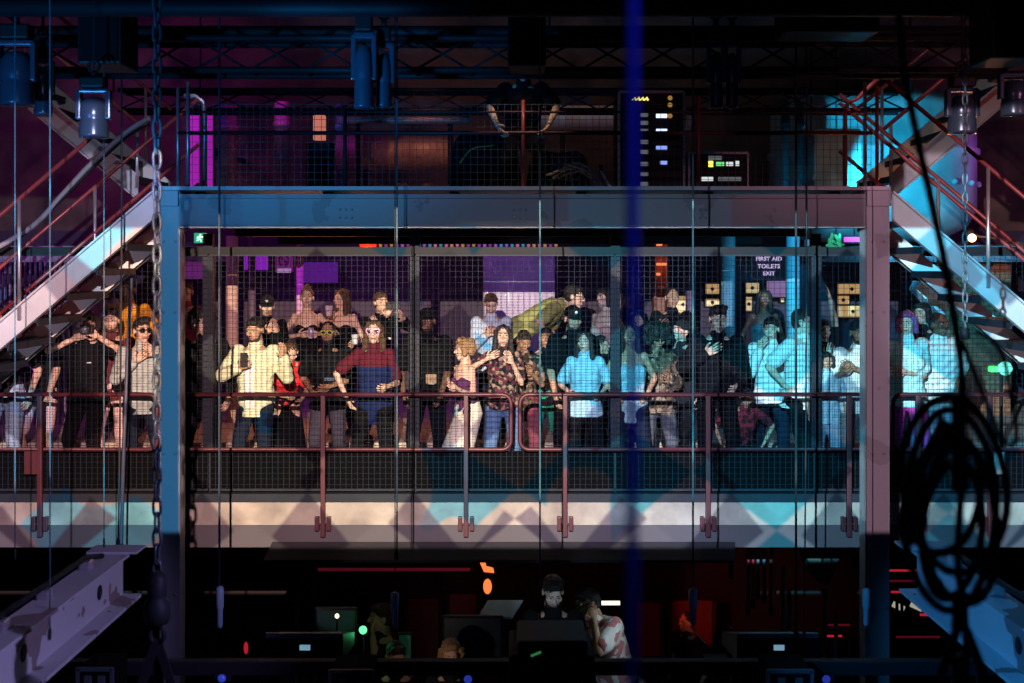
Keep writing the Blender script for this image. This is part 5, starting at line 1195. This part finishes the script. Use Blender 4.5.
# ---- cloth palette
BK = cloth('black_jersey', (.0055, .0055, .0075)); NV = cloth('navy_denim', (.009, .015, .034)); DK = cloth('charcoal_jersey', (.015, .015, .019)); WH = cloth('white_jersey', (.78, .78, .78), var=.05)
JB = cloth('blue_denim', (.10, .19, .38)); JL = cloth('light_blue_denim', (.32, .42, .56)); BT = cloth('black_twill', (.005, .005, .007)); CR = cloth('pale_yellow_cotton', (.68, .70, .50)); 
GB = cloth('grey_blue_twill', (.38, .44, .46)); MR = cloth('dark_maroon_jersey', (.13, .03, .04)); YO = cloth('mustard_jersey', (.75, .34, .03)); PK = cloth('pink_white_cotton', (.72, .50, .52)); RD = cloth('red_jersey', (.62, .03, .04)); RS = cloth('crimson_jersey', (.10, .011, .024))
OL = cloth('olive_green_jersey', (.32, .34, .13)); LB = cloth('pale_blue_shirting', (.50, .60, .78)); FL = cloth('dark_floral_print', (.014, .014, .018), kind='floral', col2=(.12, .03, .05), scale=30); FL2 = cloth('tan_floral_print', (.03, .022, .018), kind='floral', col2=(.14, .09, .06), scale=28)
SKY = cloth('sky_blue_jersey', (.36, .62, .78)); WB = cloth('white_linen_skirt', (.82, .76, .66), var=.05); PU = cloth('plum_jersey', (.10, .03, .10)); PT = cloth('pinkish_dress', (.62, .34, .32)); CYN = cloth('pale_cyan_jersey', (.50, .78, .80)); MG = cloth('magenta_trousers', (.62, .07, .42)); TE = cloth('teal_jersey', (.04, .20, .24)); GN = cloth('green_shorts', (.03, .34, .20)); TD = cloth('pink_white_tie_dye', (.80, .78, .76), kind='blotch', col2=(.62, .22, .24), scale=9); GY = cloth('grey_jersey', (.20, .20, .22)); BL = cloth('bright_blue_apron', (.009, .019, .085)); GP = cloth('grey_slacks', (.10, .10, .13))
PR1 = mat('white_print', (.65, .62, .58), .8); PR2 = mat('dull_blue_print', (.08, .12, .22), .8)
# ---- left of the blue column, beneath the stair
person('person in light blue jeans mostly hidden by stair treads at the left picture edge', 4, 322, .5, top=(DK, 'short', -.08), bot=(JL, 'long'))
person('person in dark clothes with bare forearms hanging under the lowest treads in view', 37, 318, 0.95, top=(BK, 'short', -.12, .01), bot=(PK, 'shorts'), L=(26, 400, -.1), R=(46, 402, -.1), sk='m')
r_, a_ = person('big man in black T-shirt raising both hands to a camera at his face', 86, 324, 0.7, top=(BK, 'short', -.10, .025), bot=(BT, 'long'), L=(80, 336, -.17), R=(93, 333, -.17), poleL=(-1, 0, -.5), poleR=(1, 0, -.7), prints=[('chest_print', PR1, (.10, .33, .022, .006))], yaw=-8, curl=.9)
person('man in maroon black top standing behind the man with the camera', 112, 321, 1.05, top=(MR, 'short', -.1), bot=(PK, 'long'), sk='l', beard='b')
person('person in mustard yellow top high behind the grey jacket man', 128, 290, 2.3, top=(YO, 'short', -.1, .01), bot=(BT, 'long'), sk='m', hair=('short', 'b'))
person('person in pink and white top glimpsed between the stair treads', 101, 283, 2.85, sex='f', top=(PK, 'short', -.1), bot=(BT, 'long'), hair=('long', 'b'))
person('man in sunglasses and open grey-blue jacket with a hand near his chin by the chain', 142, 331, 0.42, top=(GB, 'long', -.13, .012), bot=(NV, 'long'), L=(140, 358, -.22), R=(151, 350, -.22), yaw=24, head=(14, 0, 0), glasses=('oval', (.02, .02, .02)), hair=('quiff', 'k'), poleL=(-.8, -.2, -1), poleR=(.9, 0, -1))
# ---- between blue column and centre
person('faint person in dark red jumper far back beside the blue column', 186, 292, 2.9, sex='f', top=(cloth('dark_red_jumper', (.32, .05, .08)), 'long', -.1), bot=(BT, 'long'), hair=('short', 'b'), L=(184, 316, -.2), R=(192, 316, -.2))
person('man in black crew neck looking off to the side next to the blue column', 203, 323, .5, top=(BK, 'long', -.1, .01), bot=(BT, 'long'), head=(28, 4, 0), hair=('curly', 'k'), sk='l')
r_, a_ = person('man in open pale yellow shirt over white tee looking down at a phone', 255, 330, .42, top=(CR, 'long', -.16, .022), bot=(NV, 'long'), L=(242, 366, -.30), R=(284, 352, -.15), head=(-10, 14, 0), beard='k', hair=('short', 'k'), sk='m', yaw=-6, prints=[('undershirt', WH, (-.02, .17, .05, .24))], poleL=(-1, .2, -.9))
person('person in dark cap and black top clasping hands behind the pale yellow shirt', 267, 306, 1.95, top=(BK, 'long', -.1), bot=(BT, 'long'), L=(268, 331, -.25), R=(276, 328, -.25), cap=((.015, .015, .02), False, True), hair=None, head=(10, 10, 0))
r_, a_ = person('woman in strappy black top with hair up sitting above the crowd holding a drink', 307, 298, 2.1, sex='f', top=(BK, 'strap', -.05), bot=(BT, 'shorts'), L=(303, 335, -.28), R=(314, 334, -.28), hair=('bun', 'm'), sit=True, poleL=(-1, .2, -.6), poleR=(1, .2, -.6), head=(8, -6, 0))
person('woman in dark top with long brown hair turned aside behind the yellow sunglasses', 342, 299, 2.5, sex='f', top=(BK, 'strap', -.05), bot=(BT, 'long'), hair=('long', 'b'), head=(-35, 0, 0), yaw=-15, L=(331, 318, -.25), R=(354, 344, -.3))
person('bearded man in black T-shirt wearing yellow rimmed sunglasses', 328, 333, 0.85, top=(BK, 'short', -.12, .02), bot=(GP, 'long'), L=(312, 392, -.15), R=(326, 388, -.3), glasses=('oval', (.55, .60, .08)), beard='k', hair=('crop', 'k'), sk='t', prints=[('chest_print', PR2, (.03, .22, .05, .018))])
person('person with bare arm and red yellow top crouching behind the pale yellow shirt', 291, 352, 1.0, sex='f', top=(RD, 'short', -.05), bot=(BT, 'skirt'), hair=('tail', 'b'), lean=38, yaw=20, head=(0, 35, 0), sk='l', L=(288, 398, -.1), R=(300, 402, -.1))
person('person with pink heart sunglasses in crimson top and blue apron', 374, 332, .5, sex='f', top=(BL, 'short', -.20, .014, (RS, .37)), bot=(BT, 'long'), L=(349, 404, -.1), R=(384, 388, -.3), glasses=('heart', (.72, .42, .62)), hair=('longwave', 'b'), kH=1.04, poleL=(-1, 0, 0))
person('person raising a phone above the heart sunglasses with striped black sleeve', 381, 303, 1.9, top=(BK, 'long', -.1), bot=(BT, 'long'), L=(388, 312, -.22), R=(402, 316, -.25), yaw=28, lean=14, hair=('short', 'b'), poleR=(1, 0, -.6), prints=[('stripe_print', WH, (.05, .30, .06, .012))])
person('bearded man in black cap and black tee with pale printed mouth', 427, 321, 0.85, top=(BK, 'short', -.12, .03), bot=(BT, 'long'), cap=((.012, .012, .014), False), hair=None, beard='k', sk='d', L=(404, 400, -.1), R=(440, 398, -.28), prints=[('chest_print', mat('tan_print', (.28, .18, .12), .8), (.05, .14, .055, .05)), ('mouth_print', PR1, (.05, .10, .035, .014))], head=(-12, 0, 0))
r_, a_ = person('curly haired woman in dark strappy top and long white skirt turned sideways', 463, 350, .42, sex='f', top=(PU, 'strap', -.09), bot=(WB, 'skirt'), yaw=-52, head=(-14, 6, 0), lean=6, hair=('curly', 'f'), L=(449, 384, -.22), R=(454, 388, -.28), poleR=(.6, .6, -.8), poleL=(.4, .4, -1))
person('man in pale blue shirt looking down at his hands in front of the wrapped board', 491, 304, 2.0, top=(LB, 'long', -.1, .01), bot=(NV, 'long'), L=(488, 334, -.26), R=(494, 331, -.28), head=(6, 24, 0), hair=('short', 'b'), lean=10)
person('woman with long dark hair, dark floral top and blue jeans, hands at her chest', 503, 336, 0.55, sex='f', top=(FL, 'short', -.08, .012), bot=(JB, 'long'), L=(492, 356, -.2), R=(510, 358, -.22), hair=('long', 'k'), poleL=(-1, 0, -.6), kH=1.0)
person('person in tan floral top leaning beside the woman in blue jeans', 524, 341, 0.95, sex='f', top=(FL2, 'short', -.1), bot=(cloth('maroon_print_trousers', (.20, .05, .08)), 'long'), hair=('short', 'k'), lean=14, head=(20, 30, 0), sk='t', L=(516, 366, -.25), R=(530, 372, -.2))
# person leaning over in olive
person('person in olive green top bending far sideways with head almost level', 574, 297, 2.55, top=(OL, 'short', -.12, .02), bot=(BT, 'long'), yaw=82, lean=60, hair=('short', 'k'), head=(0, 8, 0), glasses=('oval', (.02, .02, .02)), L=(548, 345, -.2), R=(556, 350, .1), floor=TZ)
person('man in black cap with white emblem and black T-shirt at the centre gap', 573, 319, 0.92, top=(BK, 'short', -.12, .02), bot=(BT, 'long'), cap=((.010, .010, .012), False, True), hair=None, beard='k', sk='m', head=(18, 8, 0), L=(556, 400, -.2), R=(592, 402, -.2), prints=[('chest_print', PR2, (-.05, .28, .028, .022))])
person('dark haired woman in sky blue top tucked under the man in the emblem cap', 585, 342, 0.4, sex='f', top=(SKY, 'short', -.1, .015), bot=(BT, 'long'), hair=('long', 'k'), head=(-22, 0, 0), L=(572, 396, -.15), R=(600, 396, -.15))
person('person in green shorts standing in the gap between the two rail frames', 546, 338, 1.5, top=(BK, 'long', -.1), bot=(GN, 'shorts'), hair=('short', 'k'), sk='t', L=(534, 372, -.2))
# ---- right of centre
person('woman with bare pinkish shoulders in profile behind the dark steel post', 605, 298, 1.95, sex='f', top=(PT, 'strap', -.08), bot=(BT, 'skirt'), hair=('bob', 'k'), yaw=-40, head=(-20, 0, 0))
person('person in black with lit profile beside the blue cord', 626, 299, 2.45, top=(BK, 'long', -.1, .02), bot=(BT, 'long'), hair=('short', 'k'), yaw=-42, head=(-25, -4, 0), L=(618, 330, -.2), R=(640, 322, -.2))
person('blue-lit woman with very long dark hair in pale blue top at the cobalt cord', 630, 335, 0.4, sex='f', top=(SKY, 'strap', -.20, .01), bot=(NV, 'long'), hair=('long', 'k'), sk='m', head=(-6, 0, 0), L=(616, 398, -.1), R=(646, 398, -.1))
person('person in black with orange-lit profile facing the cobalt cord', 602, 345, 1.3, sex='f', top=(BK, 'long', -.1), bot=(BT, 'long'), hair=('tail', 'k'), yaw=50, head=(20, 0, 0), sk='m')
person('person with large dark afro hair and tan floral shirt beside the blue-lit woman', 658, 338, 0.85, sex='f', top=(FL2, 'long', -.12, .025), bot=(GP, 'long'), hair=('afro', 'k'), sk='t', head=(8, 22, 0), L=(640, 362, -.22), R=(668, 378, -.3), kH=1.02)
person('back row man in black T-shirt standing against the warm wall lights', 672, 298, 2.3, top=(BK, 'short', -.1, .015), bot=(BT, 'long'), hair=('crop', 'k'), sk='t', L=(662, 326, -.15), R=(688, 328, -.15), head=(10, 0, 0))
person('person in dark cap tilting their face up behind the floral shirt', 681, 331, 1.25, top=(DK, 'long', -.1), bot=(BT, 'long'), cap=((.012, .02, .024), True), hair=None, yaw=-38, head=(-10, -10, 12), sk='l')
r_, a_ = person('man in black jumper with one hand laid on his chest', 718, 319, .42, top=(BK, 'long', -.13, .02), bot=(BT, 'long'), L=(712, 351, -.22, .15), R=(735, 388, -.28), head=(4, 16, 0), hair=('quiff', 'k'), poleL=(-1, .1, -.9), lean=8)
person('dark silhouetted person with loose hair far behind the chest-hand man', 764, 299, 3.0, sex='f', top=(TE, 'strap', -.1), bot=(BT, 'long'), hair=('longwave', 'k'), sk='d')
person('man in white shirt with a hand raised to his cheek', 771, 329, 1.1, top=(WH, 'long', -.12, .02), bot=(NV, 'long'), L=(762, 345, -.18), R=(786, 390, -.1), yaw=-12, head=(-8, 8, 0), hair=('short', 'k'), poleL=(-.35, .1, -1), poleR=(1, .3, 0))
person('man in white T-shirt in profile with dark cap beside the dark steel post', 803, 322, .62, top=(WH, 'short', -.14, .02), bot=(BT, 'long'), yaw=40, head=(30, 0, 0), hair=('short', 'k'), L=(790, 392, -.1), R=(818, 372, -.2), sk='l')
person('person in dark top with one arm stretched up behind the profile man', 822, 331, 1.05, top=(DK, 'short', -.1), bot=(BT, 'long'), R=(829, 293, .05, .2), L=(830, 352, -.25, .9), poleR=(1, 0, -.2), poleL=(1, -.2, -1), hair=('short', 'k'), sk='l', yaw=20)
person('blue-lit child in pale blue top with dark bob hair near the dark post', 827, 361, 0.42, sex='f', top=(SKY, 'short', -.14, .012), bot=(JL, 'long'), hair=('bob', 'k'), sk='m', head=(0, 6, 0), kH=.86)
person('man in white T-shirt and dark cap with crossed forearms beside the mauve column', 858, 333, .5, top=(WH, 'short', -.12, .02), bot=(GY, 'long'), L=(844, 372, -.26), R=(850, 366, -.28), poleR=(1, .2, -.9), cap=((.02, .025, .03), True), hair=None, beard='k', sk='t', head=(6, 0, 0))
person('person in red patterned top crouching low behind the rail beside the chest-hand man', 746, 398, 0.45, sex='f', top=(cloth('red_patterned_jersey', (.20, .03, .05), kind='blotch', col2=(.05, .02, .03), scale=12), 'short', -.05), bot=(BT, 'long'), hair=('short', 'k'), lean=30, head=(0, 25, 0), kH=.92, sk='m')
# ---- right of the mauve column
person('person in white top and magenta trousers with purple-lit hair', 907, 323, .45, sex='f', top=(CYN, 'short', -.10, .015), bot=(MG, 'long'), hair=('bob', 'v'), yaw=-8, head=(-20, 6, 0), L=(894, 374, -.25), R=(902, 372, -.2))
person('person with pink-lit face turned aside between magenta trousers and big white tee', 922, 314, 1.5, sex='f', top=(DK, 'long', -.1), bot=(JB, 'long'), hair=('bob', 'k'), yaw=-30, head=(-20, 0, 0))
person('broad man in oversized white T-shirt beneath the mauve-lit stair', 939, 325, 0.75, top=(WH, 'short', -.14, .05), bot=(JL, 'long'), sk='d', hair=('crop', 'k'), yaw=12, head=(12, -3, 0), L=(918, 392, -.2), R=(958, 394, -.22), kH=1.0)
# ---- upper deck and mixing area
person('person in black T-shirt on the upper deck with both bare forearms down on the rail', 523, 68, -.98, top=(BK, 'short', -.1, .02), bot=(BT, 'long'), L=(500, 131, -.24, .8), R=(546, 131, -.24, .8), floor=DZ, lean=24, head=(0, 22, 0), hair=('short', 'k'), poleL=(-1, .4, .5), poleR=(1, .4, .5))
person('man in black T-shirt with small chest print looking down at the desks', 553, 592, -1.05, top=(BK, 'short', -.12, .02), bot=(BT, 'long'), floor=.12, head=(8, 26, 0), hair=('quiff', 'k'), beard='k', L=(540, 640, -.3), R=(572, 640, -.3), prints=[('chest_print', PR1, (.07, .33, .03, .007))])
person('person bending in pink and white blotched shirt with a hand at the head', 588, 603, -0.3, top=(TD, 'short', -.16, .03), bot=(BT, 'long'), floor=.12, yaw=-38, lean=22, side=-10, head=(-30, 20, 0), hair=('short', 'k'), L=(584, 612, -.2), R=(592, 612, -.15), poleR=(.5, -.3, -1), sk='m', kH=1.03)
person('person in profile holding a hand to their mouth beside the green desk light', 381, 618, -.6, top=(DK, 'short', -.1), bot=(BT, 'long'), floor=.12, yaw=-55, head=(-20, 0, 0), hair=('short', 'k'), L=(372, 629, -.15), sk='m', prints=None)
person('dark haired person whose forehead shows over the desk below the microphone', 396, 657, -1.5, top=(BK, 'short', -.1), bot=(BT, 'long'), floor=.12, hair=('short', 'k'), sk='m', head=(15, 14, 0))
person('fair haired person peeking over the barrier in front of the large monitor', 451, 655, -2.0, sex='f', top=(DK, 'long', -.1), bot=(BT, 'long'), floor=.0, hair=('bob', 'f'), head=(6, 8, 0))
person('red-lit person in profile walking in the room behind the desks', 687, 622, 2.3, top=(RS, 'short', -.1, .01), bot=(BT, 'long'), floor=.0, yaw=-50, head=(-20, 0, 0), hair=('crop', 'k'), sk='l')
# ---- things held
def held(name, label, cat, px, py, y): q = P(px, py, y); return thing(name, label, cat, q), q
t, q = held('smartphone', 'black phone held by the man in the pale yellow shirt', 'phone', 244, 360, .09)
MB().box(q-V(.036, .006, .07), q+V(.036, .006, .07), .006).build('casing', blackp, t); MB().lathe([(.008, 0), (.008, .003)], q+V(.02, -.006, .05), (0, -1, 0), 10).build('camera_lens', lens_m, t)
t, q = held('camera', 'black camera held up to the face of the big man in black', 'camera', 87, 329, .46)
MB().box(q-V(.065, .03, .045), q+V(.065, .03, .045), .012).box(q+V(-.025, -.02, .04), q+V(.025, .02, .062), .006).build('camera_body', blackp, t); MB().lathe([(.04, 0), (.042, .05), (.036, .08), (.03, .085)], q+V(0, -.03, 0), (0, -1, 0), 18).build('lens', mat('grey_lens_barrel', (.16, .16, .17), .35), t)
t, q = held('drink_can', 'patterned drink can held by the woman in the strappy top', 'drink', 311, 333, 1.78)
MB().lathe([(.026, 0), (.032, .01), (.032, .11), (.026, .12), (.022, .118)], q-V(0, 0, .06), n=16).build('body', mat('violet_print_can', (.30, .20, .45), .3, kind='blotch', col2=(.6, .6, .65), scale=30), t)
t, q = held('plastic_cup', 'clear pale cup held beside the yellow rimmed sunglasses', 'cup', 355, 340, 1.82)
MB().lathe([(.028, 0), (.030, .005), (.042, .11), (.040, .11), (.028, .008)], q-V(0, 0, .05), n=16).build('body', mat('cloudy_plastic', (.6, .65, .72), .2), t)
t, q = held('plastic_cup', 'pinkish cup lifted between the two women in the raised row', 'cup', 329, 312, 1.88)
MB().lathe([(.028, 0), (.030, .005), (.042, .12), (.040, .12), (.028, .008)], q-V(0, 0, .05), n=16).build('body', mat('pinkish_plastic', (.62, .45, .55), .25), t)
t, q = held('smartphone', 'dark phone raised by the person with the striped sleeve', 'phone', 393, 306, 1.62)
MB().box(q-V(.075, .005, .036), q+V(.075, .005, .036), .005).build('casing', blackp, t); MB().lathe([(.008, 0), (.008, .003)], q+V(.05, -.006, .02), (0, -1, 0), 10).build('camera_lens', lens_m, t)
